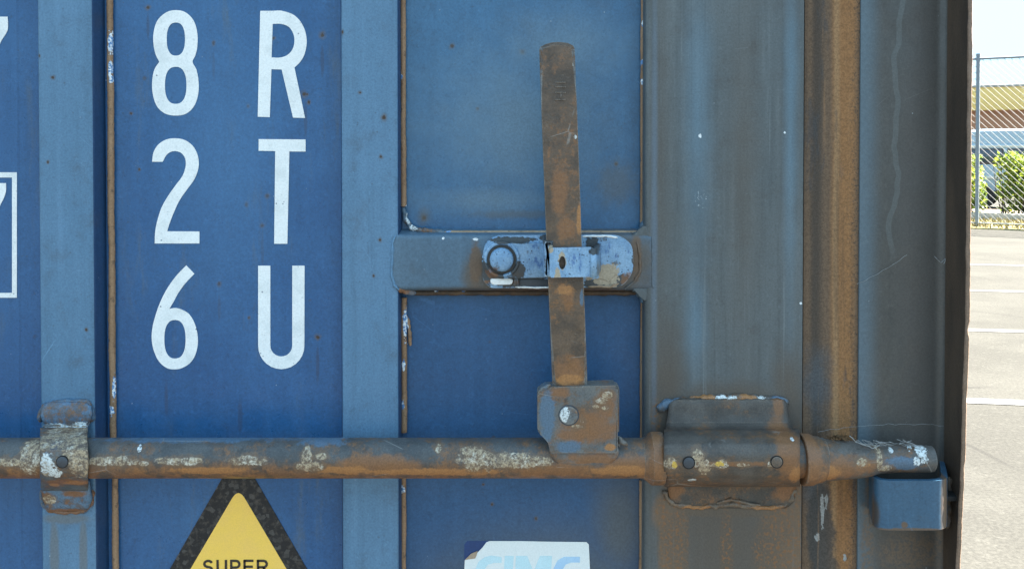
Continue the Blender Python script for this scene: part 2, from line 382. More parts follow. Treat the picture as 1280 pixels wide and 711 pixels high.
def flange():
    M = Mat('flange_rusted', .5)
    c = M.mix((.050, .036, .027), (.085, .058, .040), M.ss(M.noise(30, 5, vs=(1, 1, .25)), .35, .65))
    c = M.mix(c, (.16, .10, .07), M.math('MULTIPLY', M.ss(M.noise(220, 4, .7), .52, .66), M.ss(M.axis(1), -.033, -.036)))
    c = M.mix(c, (.24, .155, .105), M.math('MULTIPLY', M.ss(M.axis(1), -.0345, -.036), .75))
    c = M.mix(c, CHIPW, M.blobs([(1200, 30, 2.2, 14), (1202, 55, 2, 18), (1203, 85, 1.6, 12)], -.028, .45, .55, 1.3, 420))
    c = M.grain(c, .2); M.height(M.noise(300, 4, .7), .5); return M.done(c, .0008, .9)
flange_m = flange()
def steel(name, base, base2, rusts=(), oranges=(), creams=(), whites=(), blues=(), Y=-.045, rough=.45, yellow=(), low=None, wear=True):
    M = Mat(name, rough)
    c = M.mix(base, base2, M.ss(M.noise(40, 5, .65), .35, .65))
    stain = M.ss(M.noise(34, 8, .72, off=(4, 1, 2)), .47, .60)
    c = M.mix(c, (.118, .075, .048), M.math('MULTIPLY', stain, .75))
    c = M.mix(c, (.23, .108, .045), M.math('MULTIPLY', M.math('MULTIPLY', stain, M.ss(M.noise(190, 6, .7, off=(1, 4, 2)), .5, .58)), .7))
    c = M.mix(c, (.028, .026, .025), M.math('MULTIPLY', M.ss(M.noise(85, 7, .72, off=(8, 1, 6)), .57, .68), .6))
    c = M.mix(c, (.24, .20, .16), M.math('MULTIPLY', M.ss(M.noise(430, 4, .75, off=(2, 9, 1)), .64, .70), .5))
    r = None
    if low is not None:
        z = M.axis(2); zz = M.math('MULTIPLY_ADD', M.math('SUBTRACT', M.noise(42, 5, .65), .5), .022, z)
        r = M.ss(zz, low[0], low[1])
        c = M.mix(c, M.mix(RUST, (.10, .062, .04), M.ss(M.noise(60, 6, .7, off=(3, 7, 2)), .45, .6)), M.math('MULTIPLY', r, .76))
        c = M.mix(c, ORANGE, M.math('MULTIPLY', M.math('MULTIPLY', r, M.ss(M.noise(95, 6, .72, off=(2, 2, 2)), .48, .62)), .5))
    if rusts: c = M.mix(c, RUST, M.math('MULTIPLY', M.blobs(rusts, Y, -.1, .5, .7, 110), .9))
    if blues: c = M.mix(c, (.085, .15, .225), M.math('MULTIPLY', M.blobs(blues, Y, 0, .4, .7, 130), .85))
    if oranges: c = M.mix(c, ORANGE, M.math('MULTIPLY', M.blobs(oranges, Y, 0, .4, .8, 150), .9))
    fl = M.ss(M.noise(650, 3, .7), .38, .6, .55, 1.1)
    if creams:
        k = M.math('MULTIPLY', M.blobs([(a, b, p, q2*.9) for a, b, p, q2 in creams], Y, .0, .22, 1.0, 105, 8, .26), M.ss(M.noise(300, 6, .78, off=(2, 5, 5)), .42, .54, .08, .95)); q = M.mix((.23, .145, .085), M.mix(CREAM, (.60, .55, .45), M.ss(M.noise(90, 4, .7), .48, .62)), fl)
        c = M.mix(c, (.16, .10, .06), M.math('MULTIPLY', M.blobs([(a, b, p+5, q2+4) for a, b, p, q2 in creams], Y, 0, .4, .9, 200), .6)); c = M.mix(c, q, k); M.height(k, .3)
    if yellow: c = M.mix(c, (.62, .40, .08), M.blobs(yellow, Y, .1, .25, 1.1, 320))
    if whites:
        k = M.math('MULTIPLY', M.blobs(whites, Y, .05, .2, 1.25, 260, 6), M.ss(M.noise(420, 4, .7, off=(5, 1, 5)), .38, .5, .2, 1.)); c = M.mix(c, (.66, .70, .70), k); M.height(k, .5)
    if wear: e = M.edge(); c = M.mix(c, (.30, .25, .20), M.math('MULTIPLY', M.math('MULTIPLY', e, M.ss(M.noise(150, 5, .7, off=(6, 6, 1)), .36, .56)), .8))
    sv = M.voro(16, vs=(1, 1, 2.2), feature='DISTANCE_TO_EDGE', off=(1, 0, 4)); sg = M.ss(M.noise(22, 2, off=(8, 8, 0)), .58, .64)
    c = M.mix(c, (.34, .33, .31), M.math('MULTIPLY', M.math('MULTIPLY', M.ss(sv, .014, .003), sg), .4))
    c = M.grain(c, .2, 650); M.height(M.noise(380, 4, .7), .45); M.height(M.noise(90, 3), .4)
    return M.done(c, .0006, .9, M.ss(M.noise(70, 4), .3, .7, rough-.1, rough+.2))
STEEL, STEEL2 = (.056, .062, .067), (.092, .096, .098)
rod_m = steel('rod_worn_steel', STEEL, STEEL2, Y=-.047, low=(Z(570, -.04), Z(584, -.04)), oranges=[(540, 590, 120, 6), (260, 588, 60, 6), (430, 588, 40, 7), (780, 588, 50, 9)],
    rusts=[(470, 578, 60, 12), (790, 580, 40, 14), (690, 587, 60, 10)],
    creams=[(12, 577, 20, 6), (38, 572, 15, 26), (140, 576, 36, 7), (228, 576, 34, 6), (310, 575, 24, 7), (383, 572, 7, 15), (393, 583, 13, 7), (402, 570, 8, 5), (376, 583, 6, 5), (598, 575, 26, 16), (640, 576, 36, 11), (672, 576, 20, 7), (548, 562, 4, 5), (180, 579, 8, 4)],
    blues=[(240, 552, 160, 6), (400, 552, 40, 10)], whites=[(172, 562, 3, 4)])
house_m = steel('housing_worn_steel', (.064, .055, .048), (.098, .085, .074), Y=-.05, low=(Z(588, -.05), Z(660, -.05)),
    rusts=[(985, 565, 18, 40), (990, 520, 8, 30), (905, 577, 70, 4)], oranges=[(994, 592, 10, 16)],
    creams=[(838, 577, 10, 9), (871, 570, 8, 14), (880, 583, 8, 12), (899, 577, 10, 7), (928, 578, 9, 3), (962, 577, 5, 5)],
    yellow=[(842, 578, 4, 5), (897, 577, 6, 4)], blues=[], whites=[(992, 551, 2, 2), (866, 601, 6, 2)])
plate_m = steel('lower_plate_steel', (.058, .053, .048), (.082, .074, .066), Y=-.005, rusts=[(845, 615, 14, 14), (985, 615, 20, 16)], creams=[])
bracket_m = steel('bracket_worn_steel', (.085, .10, .112), (.13, .145, .15), Y=-.05, creams=[(66, 552, 24, 12), (95, 562, 20, 28), (100, 580, 14, 20), (84, 552, 30, 9), (60, 580, 8, 18)], whites=[(62, 578, 10, 14), (70, 590, 9, 8)],
    oranges=[(90, 608, 20, 5), (60, 612, 8, 4)], blues=[(62, 566, 4, 6), (68, 558, 7, 6)], rusts=[(80, 606, 34, 7)])
tab_m = steel('bracket_tab_paint', (.085, .165, .26), (.125, .21, .31), Y=-.006, rusts=[(80, 640, 40, 5), (56, 620, 7, 16), (98, 614, 20, 5), (62, 618, 10, 8)], whites=[(68, 531, 20, 2.5), (102, 530, 10, 4)], creams=[(64, 622, 8, 8)])
collar_m = steel('collar_rusted', (.08, .075, .07), (.115, .10, .085), Y=-.045, rusts=[(820, 570, 14, 40), (1012, 570, 16, 40)], low=(Z(560, -.045), Z(592, -.045)))
cam_m = steel('cam_rusted', (.075, .075, .075), (.115, .105, .095), Y=-.045, rusts=[(1045, 585, 40, 20), (1080, 582, 20, 12)], oranges=[(1035, 590, 20, 12), (1078, 579, 10, 6)],
    creams=[(1101, 573, 4, 18), (1110, 586, 9, 5), (1076, 577, 7, 5)], whites=[(1143, 560, 6, 6), (1156, 566, 7, 16), (1148, 578, 5, 6), (1118, 566, 3, 3)], blues=[(1130, 580, 30, 10)])
hub_m = steel('hub_worn_steel', (.098, .108, .115), (.145, .145, .138), Y=-.054, rusts=[(738, 535, 44, 24), (758, 505, 16, 26), (745, 578, 50, 14), (716, 545, 20, 10), (700, 492, 16, 8)], oranges=[(764, 560, 10, 5), (740, 588, 40, 4)],
    creams=[(760, 494, 7, 5), (752, 502, 8, 4), (745, 509, 5, 3), (722, 534, 8, 2.5), (728, 527, 3, 4), (757, 511, 5, 3)], blues=[(684, 520, 11, 44), (712, 560, 20, 10)])
handle_m = steel('handle_rusted', (.066, .046, .033), (.130, .084, .054), Y=-.046, rusts=[(700, 240, 12, 40), (708, 285, 14, 20), (713, 465, 24, 24), (710, 375, 10, 18)], oranges=[(712, 474, 22, 8), (724, 275, 4, 24), (706, 362, 14, 8)],
    whites=[(717, 81, 2, 3), (719, 171, 2, 3)], blues=[(727, 372, 3, 12)], rough=.30)
def catch():
    M = Mat('catch_chipped_blue', .45)
    c = M.mix((.175, .31, .475), (.265, .415, .575), M.ss(M.noise(70, 5, .65), .35, .65))
    c = M.mix(c, (.05, .13, .32), M.math('MULTIPLY', M.ss(M.noise(120, 4, .7, vs=(1.4, 1, .5)), .54, .66), .8))
    v = M.voro(330); c = M.mix(c, (.03, .06, .12), M.math('MULTIPLY', M.ss(v, .28, .18), M.ss(M.noise(90, 2), .5, .58)))
    k = M.blobs([(648, 352, 40, 7), (602, 345, 12, 20), (690, 297, 16, 6), (740, 305, 9, 9), (745, 355, 16, 7), (776, 352, 14, 10), (795, 320, 5, 40), (640, 300, 30, 4), (648, 338, 10, 12), (618, 345, 16, 8)], -.006, 0, .12, .9, 190)
    c = M.mix(c, (.055, .062, .068), k); M.height(k, -.7)
    k = M.blobs([(762, 345, 15, 18), (755, 352, 16, 6), (700, 318, 5, 12), (694, 340, 4, 14), (686, 306, 4, 5), (738, 345, 8, 6)], -.01, .05, .2, .9, 190)
    c = M.mix(c, (.40, .33, .24), k)
    k = M.blobs([(616, 340, 10, 10), (640, 352, 50, 3), (784, 350, 9, 12)], -.006, .1, .3, .8, 200); c = M.mix(c, RUST, M.math('MULTIPLY', k, .7))
    e = M.edge(.0014); c = M.mix(c, (.42, .50, .58), M.math('MULTIPLY', M.math('MULTIPLY', e, M.ss(M.noise(120, 4), .4, .55)), .7))
    c = M.mix(c, (.07, .06, .055), M.math('MULTIPLY', M.ss(M.noise(55, 7, .72, off=(1, 8, 4)), .56, .63), .75))
    c = M.grain(c, .15); M.height(M.noise(260, 4, .7), .6); M.height(M.noise(90, 3, vs=(2, 1, .4)), .5)
    return M.done(c, .0008, .9)
catch_m = catch()
keeper_m = paint('keeper_blue_paint', (.020, .070, .132), (.040, .105, .175), .34, .3, .3, Y=-.045, rust=[(1138, 662, 60, 4), (1093, 640, 4, 30), (1185, 630, 6, 50), (1130, 655, 5, 5)], soft=[(1182, 630, 8, 60), (1095, 645, 7, 30)], soft_col=(.07, .055, .045))
def plain(name, col, rough=.5, g=.12, sc=600, bump=.3, var=None, spec=.5):
    M = Mat(name, rough, spec=spec); c = M.mix(col, var or tuple(x*.8 for x in col), M.ss(M.noise(60, 4, .65), .35, .7))
    c = M.grain(c, g, sc); M.height(M.noise(400, 3), bump); return M.done(c, .0004, .7)
def bead_mat(name, chips, col=(.27, .16, .09), col2=(.34, .215, .13), Y=.016, amp=1.2):
    M = Mat(name, .6, spec=.3); c = M.mix(col, col2, M.ss(M.noise(55, 4, .6, vs=(1, 1, .4)), .3, .7))
    c = M.mix(c, (.07, .05, .04), M.math('MULTIPLY', M.ss(M.noise(160, 4, .7), .56, .68), .6))
    if chips:
        k = M.blobs(chips, Y, .1, .25, amp, 300); c = M.mix(c, M.mix((.12, .26, .5), (.78, .82, .84), M.ss(M.noise(420, 2), .45, .55)), k); M.height(k, .8)
    c = M.grain(c, .16); M.height(M.noise(300, 3), .4); return M.done(c, .0006, .8)
bead_m = bead_mat('seal_brown', [(139, 55, 3.5, 16), (139, 85, 3, 12), (140, 100, 3, 6), (140, 512, 4, 8), (143, 484, 2, 20), (507, 405, 4, 22), (505, 455, 2.5, 8), (504, 505, 2.5, 6),
    (510, 268, 4, 14), (804, 30, 3, 6), (803, 78, 3, 5), (803, 103, 3, 4), (806, 400, 3, 8), (502, 96, 2, 4), (503, 610, 4, 6), (805, 618, 4, 5)])
bead_dark = bead_mat('seal_dark', [(520, 362, 6, 3), (545, 364, 6, 3), (580, 364, 4, 3)], (.05, .036, .028), (.12, .075, .045), 0)
rail_bead = bead_mat('seal_tan', [(515, 287, 6, 5), (538, 288, 6, 3), (628, 294, 30, 2), (560, 290, 4, 3)], (.30, .21, .14), (.40, .30, .21), .0)
weld_blue = steel('weld_painted', (.075, .125, .17), (.12, .175, .23), Y=0, rusts=[(505, 362, 18, 10), (800, 300, 10, 16)], whites=[(515, 287, 5, 5), (508, 275, 3, 8)])
weld_rust = steel('weld_rusted', (.085, .082, .08), (.12, .11, .10), Y=-.004, rusts=[(840, 625, 16, 16), (960, 634, 40, 8), (930, 632, 26, 8), (992, 615, 8, 20), (872, 634, 30, 5)],
    oranges=[(880, 498, 17, 7), (935, 498, 17, 7), (872, 634, 22, 5)], whites=[(902, 497, 9, 4), (914, 498, 8, 4), (952, 497, 6, 3)], blues=[(840, 505, 24, 12), (972, 500, 14, 6)])
weld_tan = steel('weld_tan', (.15, .115, .085), (.20, .155, .115), Y=-.002, oranges=[(872, 634, 22, 5), (960, 634, 24, 4)])
weld_brk = steel('weld_bracket', (.06, .12, .19), (.09, .16, .24), Y=-.004, rusts=[(112, 620, 10, 20), (80, 640, 30, 6)], whites=[(60, 519, 5, 3)])
def marking():
    M = Mat('marking_white', .55); c = M.mix((.86, .87, .86), (.74, .765, .76), M.ss(M.noise(45, 5, .68), .45, .7))
    v = M.voro(140, off=(1, 3, 6)); c = M.mix(c, (.18, .2, .24), M.math('MULTIPLY', M.ss(v, .16, .08), M.ss(M.noise(50, 2, off=(2, 2, 8)), .52, .6)))
    c = M.mix(c, (.45, .46, .47), M.math('MULTIPLY', M.ss(M.noise(300, 5, .75), .6, .7), .6)); c = M.grain(c, .07); M.height(M.noise(300, 3), .4); return M.done(c, .0004, .7)
white_m = marking()
steel_dark = plain('pin_dark', (.055, .065, .08), .45)
black_gap = plain('gap_black', (.012, .011, .011), .8)
rivet_m = steel('rivet_steel', (.13, .15, .16), (.17, .18, .185), Y=-.056, whites=[(706, 519, 6, 11)])
cpaper = plain('sticker_white', (.80, .83, .82), .5, .05, 800, .2, (.78, .82, .81))
ccyan = plain('sticker_pale_cyan', (.56, .77, .83), .5, .06, 800, .2, (.6, .8, .86))
cblue = plain('sticker_pale_blue', (.42, .63, .84), .5, .06, 800, .2, (.52, .72, .86))
ctan = plain('paper_back_tan', (.42, .31, .22), .7)
deepblue = plain('paint_unfaded_blue', (.012, .05, .17), .4)
def blackst():
    M = Mat('sticker_black', .55); c = M.mix((.008, .008, .010), (.055, .045, .038), M.ss(M.noise(150, 5, .75), .47, .66))
    v = M.voro(260, out='Color'); q = M.n('ShaderNodeSeparateColor'); M.L(v, q.inputs[0])
    c = M.mix(c, (.075, .068, .062), M.math('MULTIPLY', M.ss(q.outputs[0], .74, .95), .8)); c = M.grain(c, .25, 700)
    M.height(M.noise(260, 4), .5); return M.done(c, .0004, .7)
black_st = blackst()
yellow_m = plain('sticker_yellow', (.98, .62, .11), .5, .05, 800, .2, (.96, .60, .13))
ink_m = plain('sticker_ink', (.035, .024, .018), .6)

# ------------------------------------------------------------------ the shipping container
cont = empty('shipping_container', (0, 0, 0))
tag(cont, 'weathered blue shipping container with rusty locking bar filling most of the view', 'shipping container')
ZB, ZT = .26, 2.48                          # foot and head of the door leaf
zs = [ZB, ZT]
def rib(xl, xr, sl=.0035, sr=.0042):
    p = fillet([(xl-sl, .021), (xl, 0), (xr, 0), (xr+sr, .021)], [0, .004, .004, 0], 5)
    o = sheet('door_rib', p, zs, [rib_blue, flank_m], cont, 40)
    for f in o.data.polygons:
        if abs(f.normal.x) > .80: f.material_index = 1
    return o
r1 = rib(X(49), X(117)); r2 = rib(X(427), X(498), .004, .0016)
def panel(name, x0, x1, z0, z1, m, fold=None):
    xs = [x0, x1] if fold is None else [x0, fold-.001, fold+.001, x1]
    V, Fc = [], []
    for j, z in enumerate((z0, z1)):
        for i, x in enumerate(xs): V.append((x, .020 - (.0008 if fold is not None and i < 2 else 0), z))
    n = len(xs)
    for i in range(n-1): Fc.append((i, i+1, n+i+1, n+i))
    o = mk(name, V, Fc, m, cont, None)
    so_ = o.modifiers.new('thickness', 'SOLIDIFY'); so_.thickness = .0016; so_.offset = -1 if o.data.polygons[0].normal.y < 0 else 1
    return o
pa_left = panel('door_panel', X(49)-.225, X(49)-.002, ZB, ZT, panel_blue, X(25, .02))
pa_mid = panel('door_panel', X(117)+.003, X(427)-.002, ZB, ZT, panel_blue)
XS0, XS1 = X(806), X(1004)                  # door stile
pb_up = panel('door_panel', X(498)+.0005, XS0+.002, Z(300), ZT, panel_upper)
pb_lo = panel('door_panel', X(498)+.0005, XS0+.002, ZB, Z(352), panel_lower)
for k in range(1, 5):                        # further ribs and panels of the leaf, left of the view
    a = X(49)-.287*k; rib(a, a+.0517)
    panel('door_panel', a-.225, a-.002, ZB, ZT, panel_blue)
stile = sheet('door_stile', fillet([(X(801, .02), .021), (XS0, 0), (XS1, 0), (XS1+.0005, .03)], [0, .005, .0015, 0], 5), zs, stile_paint, cont, 40)
# cross rail: profile in (Y, Z) run along X
rp = fillet([(.021, Z(288, .02)+.002), (-.0006, Z(294)), (-.0006, Z(362)), (.021, Z(366)-.002)], [0, .004, .005, 0], 6)
V, Fc = [], []
for x in (X(491), X(814)):
    for y, z in rp: V.append((x, y, z))
n = len(rp); Fc = [(i, i+1, n+i+1, n+i) for i in range(n-1)]
rail = mk('cross_rail', V, Fc, rail_paint, cont, 40)
# seals and weld beads in the valleys
def vbead(px, y0, y1, Y=.017, r=4.2, m=bead_m, seed=0):
    x = X(px, Y); pts = [Vector((x, Y, Z(y0, Y))), Vector((x, Y, Z(y1, Y)))]
    path = resample(pts, .003); path = [p+Vector((mnoise.noise(p*30+Vector((seed, 0, 0)))*.0006, 0, 0)) for p in path]
    V, Fc = tube_data(path, [r*PX*(1+.12*mnoise.noise(p*25+Vector((seed, 5, 0)))) for p in path], 8, .16, 300, True, seed)
    return mk('seal_strip', V, Fc, m, cont, 60)
vbead(140, -500, 552, seed=1); vbead(142, 590, 1300, seed=2)
vbead(504.5, -500, 258, .016, 3.6, seed=3); vbead(505, 372, 540, .016, 3.8, seed=4); vbead(503.5, 590, 1300, .016, 3.6, seed=5)
vbead(803.5, -500, 278, .016, 3.8, seed=6); vbead(804, 376, 548, .016, 3.8, seed=7); vbead(803, 600, 1300, .016, 3.6, seed=8)
bead('seal_strip', [(552, 291), (806, 291)], .010, 3.0, rail_bead, cont, .2, 300, .003, 3)
bead('seal_strip', [(508, 366), (800, 366)], .012, 3.2, bead_dark, cont, .5, 300, .003, 4)
bead('weld_bead', [(504, 258), (506, 274), (515, 286), (535, 289), (556, 291)], [.016, .016, .013, .011, .010], 3.4, weld_blue, cont, .6, 280, .001, 5, .0006)
bead('weld_bead', [(495, 294), (491, 305), (490, 325), (490, 345), (493, 357), (499, 362)], -.0004, 1.7, rib_blue, cont, .5, 220, .001, 6, .0006)
bead('weld_bead', [(498, 361), (506, 363), (520, 366)], [.001, .006, .010], 3.6, weld_blue, cont, .6, 280, .001, 7)
bead('weld_bead', [(509, 395), (512, 415), (513, 432)], .017, 2.2, bead_m, cont, .7, 280, .001, 8)
bead('weld_bead', [(805, 276), (803, 288), (797, 292)], [.012, .012, .012], 4.5, rail_paint, cont, .4, 250, .001, 8)
bead('weld_bead', [(794, 365), (803, 368), (806, 380)], [.012, .012, .012], 5., rail_paint, cont, .4, 250, .001, 9)
prism('corner_fillet', ppoly([(811, 277), (807, 284), (800, 289), (790, 292), (790, 297), (811, 297)], .0006), .0006, .019, stile_paint, cont, .002, 3)
prism('corner_fillet', ppoly([(811, 382), (808, 374), (801, 368), (791, 365), (791, 359), (811, 359)], .0006), .0006, .019, stile_paint, cont, .002, 3)
bead('weld_bead', [(815, 294), (816, 312), (815, 335), (816, 362)], .0004, 1.4, stile_paint, cont, .6, 160, .001, 19, .0008)
# gasket, corner post and its flange
gp = [(X(1003.5, .006), .03)] + [(X(px, .006), .006+q) for px, q in ((1004.5, 0.0004), (1014, .0004), (1019, .0012), (1026, .0012), (1032, .0003), (1040, 0), (1056, 0), (1066, .0005), (1074.5, .001))] + [(X(1075.5, .006), .03)]
sheet('door_gasket', gp, zs, gasket_m, cont, 50)
fx = X(1207.5, -.036); fo = X(1213.3, -.036)
pp = fillet([(X(1074.3, .004), .06), (X(1074.3, .004), .0045), (X(1180, .011), .011), (fx, -.036)], [0, .001, .010, 0], 6)
sheet('corner_post', pp[:-1]+[(pp[-2][0]+.0001, pp[-2][1])], [.14, 2.56], post_paint, cont, 40)
zz = list(np.linspace(.14, Z(780, -.03), 50))+list(np.linspace(Z(780, -.03), Z(-40, -.03), 420))[1:]+list(np.linspace(Z(-40, -.03), 2.56, 40))[1:]
fp = [pp[-2], (pp[-2][0]*.6+fx*.4, pp[-2][1]*.6-.036*.4), (fx, -.0355), (fx+.0008, -.0365), (fo-.0008, -.0365), (fo, -.0355), (fo, .012), (pp[-2][0]-.003, .02)]
bend = [(Z(400, -.036), 0), (Z(500, -.036), -3), (Z(560, -.036), -3.5), (Z(650, -.036), -7), (Z(711, -.036), -9.5), (Z(800, -.036), -10), (.14, -6)]
bz = np.array([b[0] for b in bend])[::-1]; bv = np.array([b[1] for b in bend])[::-1]
def flange_fn(p, i):
    k = (0, .4, 1, 1, 1, 1, .15, 0)[i]
    o = float(np.interp(p.z, bz, bv))*PX*k
    if i in (4, 5): o += .0004*mnoise.fractal(Vector((0, 4, p.z*90)), 1., 2., 4)+.0006*mnoise.noise(Vector((0, 9, p.z*18)))-.0012*max(0, mnoise.noise(Vector((3, 1, p.z*40)))-.35)*4
    if i in (2, 3): o += .0006*mnoise.noise(Vector((7, 4, p.z*60)))
    return Vector((p.x+o, p.y+(.0005*mnoise.fractal(Vector((2, 7, p.z*60)), 1., 2., 3) if i in (3, 4) else 0), p.z))
sheet('post_flange', fp, zz, flange_m, cont, 30, True, flange_fn)
# body behind the doors
body_m = paint('body_blue_paint', (.018, .075, .235), (.032, .105, .275), .45, .25, .5)
XR, XL, LEN = X(1180, .011)+.004, X(1180, .011)+.004-2.42, 6.06
def corr(n, a, b, d0, d1):
    out = []; st = (b-a)/n
    for k in range(n):
        y = a+k*st
        out += [(d0, y), (d0, y+st*.28), (d1, y+st*.45), (d1, y+st*.8)]
    return out+[(d0, b)]
sheet('side_wall', corr(20, .10, LEN-.1, XR-.012, XR-.048), [.16, 2.5], body_m, cont, 20)
sheet('side_wall', corr(20, .10, LEN-.1, XL+.012, XL+.048), [.16, 2.5], body_m, cont, 20)
box('roof', (XL+.002, .05, 2.50), (XR-.002, LEN, 2.59), body_m, cont, .01)
box('rear_wall', (XL+.004, LEN-.1, .14), (XR-.004, LEN-.004, 2.5), body_m, cont, .01)
box('floor_frame', (XL+.004, .09, .13), (XR-.004, LEN-.11, .26), body_m, cont, .01)
box('door_header', (XL+.1, .005, ZT), (X(1072), .09, 2.585), body_m, cont, .01)
box('door_sill', (XL+.1, .005, .12), (X(1072), .09, ZB), body_m, cont, .01)
box('light_stop_board', (XL+.125, .032, .14), (X(1074.3, .004)+.02, .056, 2.55), body_m, cont, 0)  # unseen board added to stop sun leaking through the door gaps
box('corner_post', (XL, -.03, .14), (XL+.13, .09, 2.56), body_m, cont, .01)
for x0, x1 in ((XL-.004, XL+.14), (X(1074)+.004, fo-.008)):
    for z0, z1 in ((.02, .138), (2.562, 2.60)):
        box('corner_casting', (x0, -.028, z0), (x1, .15, z1), body_m, cont, .008)
        box('corner_casting', (x0, LEN-.16, z0), (x1, LEN+.004, z1), body_m, cont, .008)

# ------------------------------------------------------------------ markings on the panels
def zc(org, sc, pts): return [(org[0]+x/sc, org[1]+y/sc) for x, y in pts]
YL = .0194
o8, s8 = (180, 0), 4.45
flat_shape('digit', [zc(o8, s8, [(178, 58), (230, 70), (275, 115), (296, 185), (296, 260), (285, 310), (270, 345), (292, 390), (304, 470), (298, 540), (272, 600), (230, 635), (175, 644), (118, 633), (74, 595), (50, 530), (45, 460), (57, 390), (85, 345), (65, 305), (53, 250), (53, 185), (75, 115), (125, 70)]),
    zc(o8, s8, ell(177, 219, 51, 92)), zc(o8, s8, ell(176, 476, 60, 103))], YL, .0005, white_m, pa_mid, sharp=55)['label'] = 'white digit 8 at the top'
oR, sR = (310, 0), 4.447
flat_shape('letter', [zc(oR, sR, [(68, 62), (130, 62), (190, 62), (262, 90), (308, 150), (326, 225), (315, 300), (290, 345), (258, 377), (288, 517), (317, 657), (250, 655), (187, 388), (130, 386), (121, 652), (54, 650)]),
    zc(oR, sR, [(137, 135), (180, 134), (225, 150), (250, 185), (258, 225), (250, 270), (222, 305), (180, 321), (131, 321)])], YL, .0005, white_m, pa_mid)['label'] = 'white letter R'
o2, s2 = (180, 165), 4.7375
flat_shape('digit', [zc(o2, s2, [(48, 177), (55, 125), (80, 80), (125, 48), (180, 38), (240, 48), (290, 85), (318, 140), (324, 195), (315, 240), (295, 285), (255, 340), (210, 405), (175, 480), (150, 545), (137, 588), (328, 589), (328, 660), (63, 660), (66, 590), (80, 520), (105, 445), (145, 375), (190, 312), (228, 260), (245, 210), (247, 175), (238, 145), (215, 122), (183, 114), (155, 120), (132, 138), (110, 177)])],
    YL, .0005, white_m, pa_mid)['label'] = 'white digit 2'
o6 = (180, 320)
flat_shape('digit', [zc(o6, s2, [(250, 55), (298, 105), (250, 155), (205, 215), (175, 270), (150, 312), (190, 307), (235, 322), (270, 347), (300, 400), (316, 460), (318, 520), (305, 580), (275, 630), (225, 662), (180, 670), (135, 662), (90, 625), (60, 565), (46, 500), (48, 435), (65, 360), (95, 275), (135, 195), (190, 118)]),
    zc(o6, s2, ell(183, 492, 63, 114))], YL, .0005, white_m, pa_mid)['label'] = 'white digit 6'
flat_shape('letter', [zc((310, 165), 4.74, [(63, 43), (341, 45), (341, 117), (245, 116), (233, 662), (155, 662), (161, 114), (63, 112)])], YL, .0005, white_m, pa_mid, False)['label'] = 'white letter T'
arc = [(197+137*math.cos(a), 530+139*math.sin(a)) for a in np.linspace(0, math.pi, 15)]
arc2 = [(197+65*math.cos(a), 530+64*math.sin(a)) for a in np.linspace(math.pi, 0, 13)]
flat_shape('letter', [zc((310, 320), 4.74, [(335, 57)]+arc+[(60, 57), (132, 57)]+arc2+[(262, 57)])], YL, .0005, white_m, pa_mid, False)['label'] = 'white letter U'
YL2 = .0186
flat_shape('digit', [[(-48, 21.2), (9.4, 21.2), (10, 31), (9, 39), (0, 54.5), (-8, 80), (-14, 110), (-18, 150), (-37, 150), (-33, 110), (-26, 76), (-10, 39), (-48, 39)]], YL2, .0005, white_m, pa_left)['label'] = 'white digit 7 cut off at the left edge'
flat_shape('digit', [[(-50, 229), (7.4, 229), (7.4, 238), (5, 247), (0, 257), (-9, 280), (-16, 310), (-20, 358), (-39, 358), (-35, 312), (-27, 278), (-12, 246), (-50, 246)]], YL2, .0005, white_m, pa_left)['label'] = 'white digit 7 inside the square frame'
flat_shape('marking_frame', [[(-70, 215.5), (21, 215.5), (21, 372), (-70, 372)], [(-63, 222), (15, 222), (15, 366), (-63, 366)]], YL2, .0005, white_m, pa_left, False)

# ------------------------------------------------------------------ warning triangle
def tri(pts, r, Yq): return fillet(pts, r, 8, True)
YS = .0193
outer = tri([(298, 562), (148, 822), (448, 822)], 14, YS)
ws = flat_shape('warning_sticker', [outer], YS, .0005, black_st, cont, False); ws['label'] = 'black and yellow triangular warning sticker reading SUPER'
inner = tri([(298, 609), (187, 797), (409, 797)], [16, 14, 14], YS)
flat_shape('yellow_triangle', [inner], YS-.0003, .0003, yellow_m, ws, False)
def strokes(name, paths, wpx, Y, m, parent):
    """letter made of square-ended pen strokes"""
    V, Fc = [], []
    for path in paths:
        path = [Vector(p) for p in path]; off = len(V); n = len(path)
        for i, p in enumerate(path):
            a = (path[i]-path[i-1]).normalized() if i else None; b = (path[i+1]-path[i]).normalized() if i < n-1 else None
            t = (a+b).normalized() if a and b else (a or b); nrm = Vector((-t.y, t.x))
            k = 1/max(.5, nrm.dot(Vector((-(b or a).y, (b or a).x))))
            for s in (-.5, .5):
                q = p+nrm*(s*wpx*k); V.append(P(q.x, q.y, Y))
        for i in range(n-1): Fc.append((off+2*i, off+2*i+1, off+2*i+3, off+2*i+2))
    o = mk(name, V, Fc, m, parent, None)
    md = o.modifiers.new('thickness', 'SOLIDIFY'); md.thickness = .0002; return o
def arcp(cx, cy, rx, ry, a0, a1, n=9): return [(cx+rx*math.cos(R(a)), cy+ry*math.sin(R(a))) for a in np.linspace(a0, a1, n)]
t0, b0 = 700.4, 715.6; mi = (t0+b0)/2; YT = YS-.0006
S_ = arcp(260.2, mi-3.8, 4.8, 3.8, -20, -180, 8)+arcp(260.2, mi-3.8, 4.8, 3.9, 180, 90, 5)[1:]+arcp(260.2, mi+3.9, 5, 3.8, -90, 0, 5)[1:]+arcp(260.2, mi+3.9, 5, 3.8, 0, 160, 8)[1:]
U_ = [(272, t0-1.2), (272, b0-5)]+arcp(277.2, b0-5, 5.2, 5, 180, 0, 9)[1:-1]+[(282.4, b0-5), (282.4, t0-1.2)]
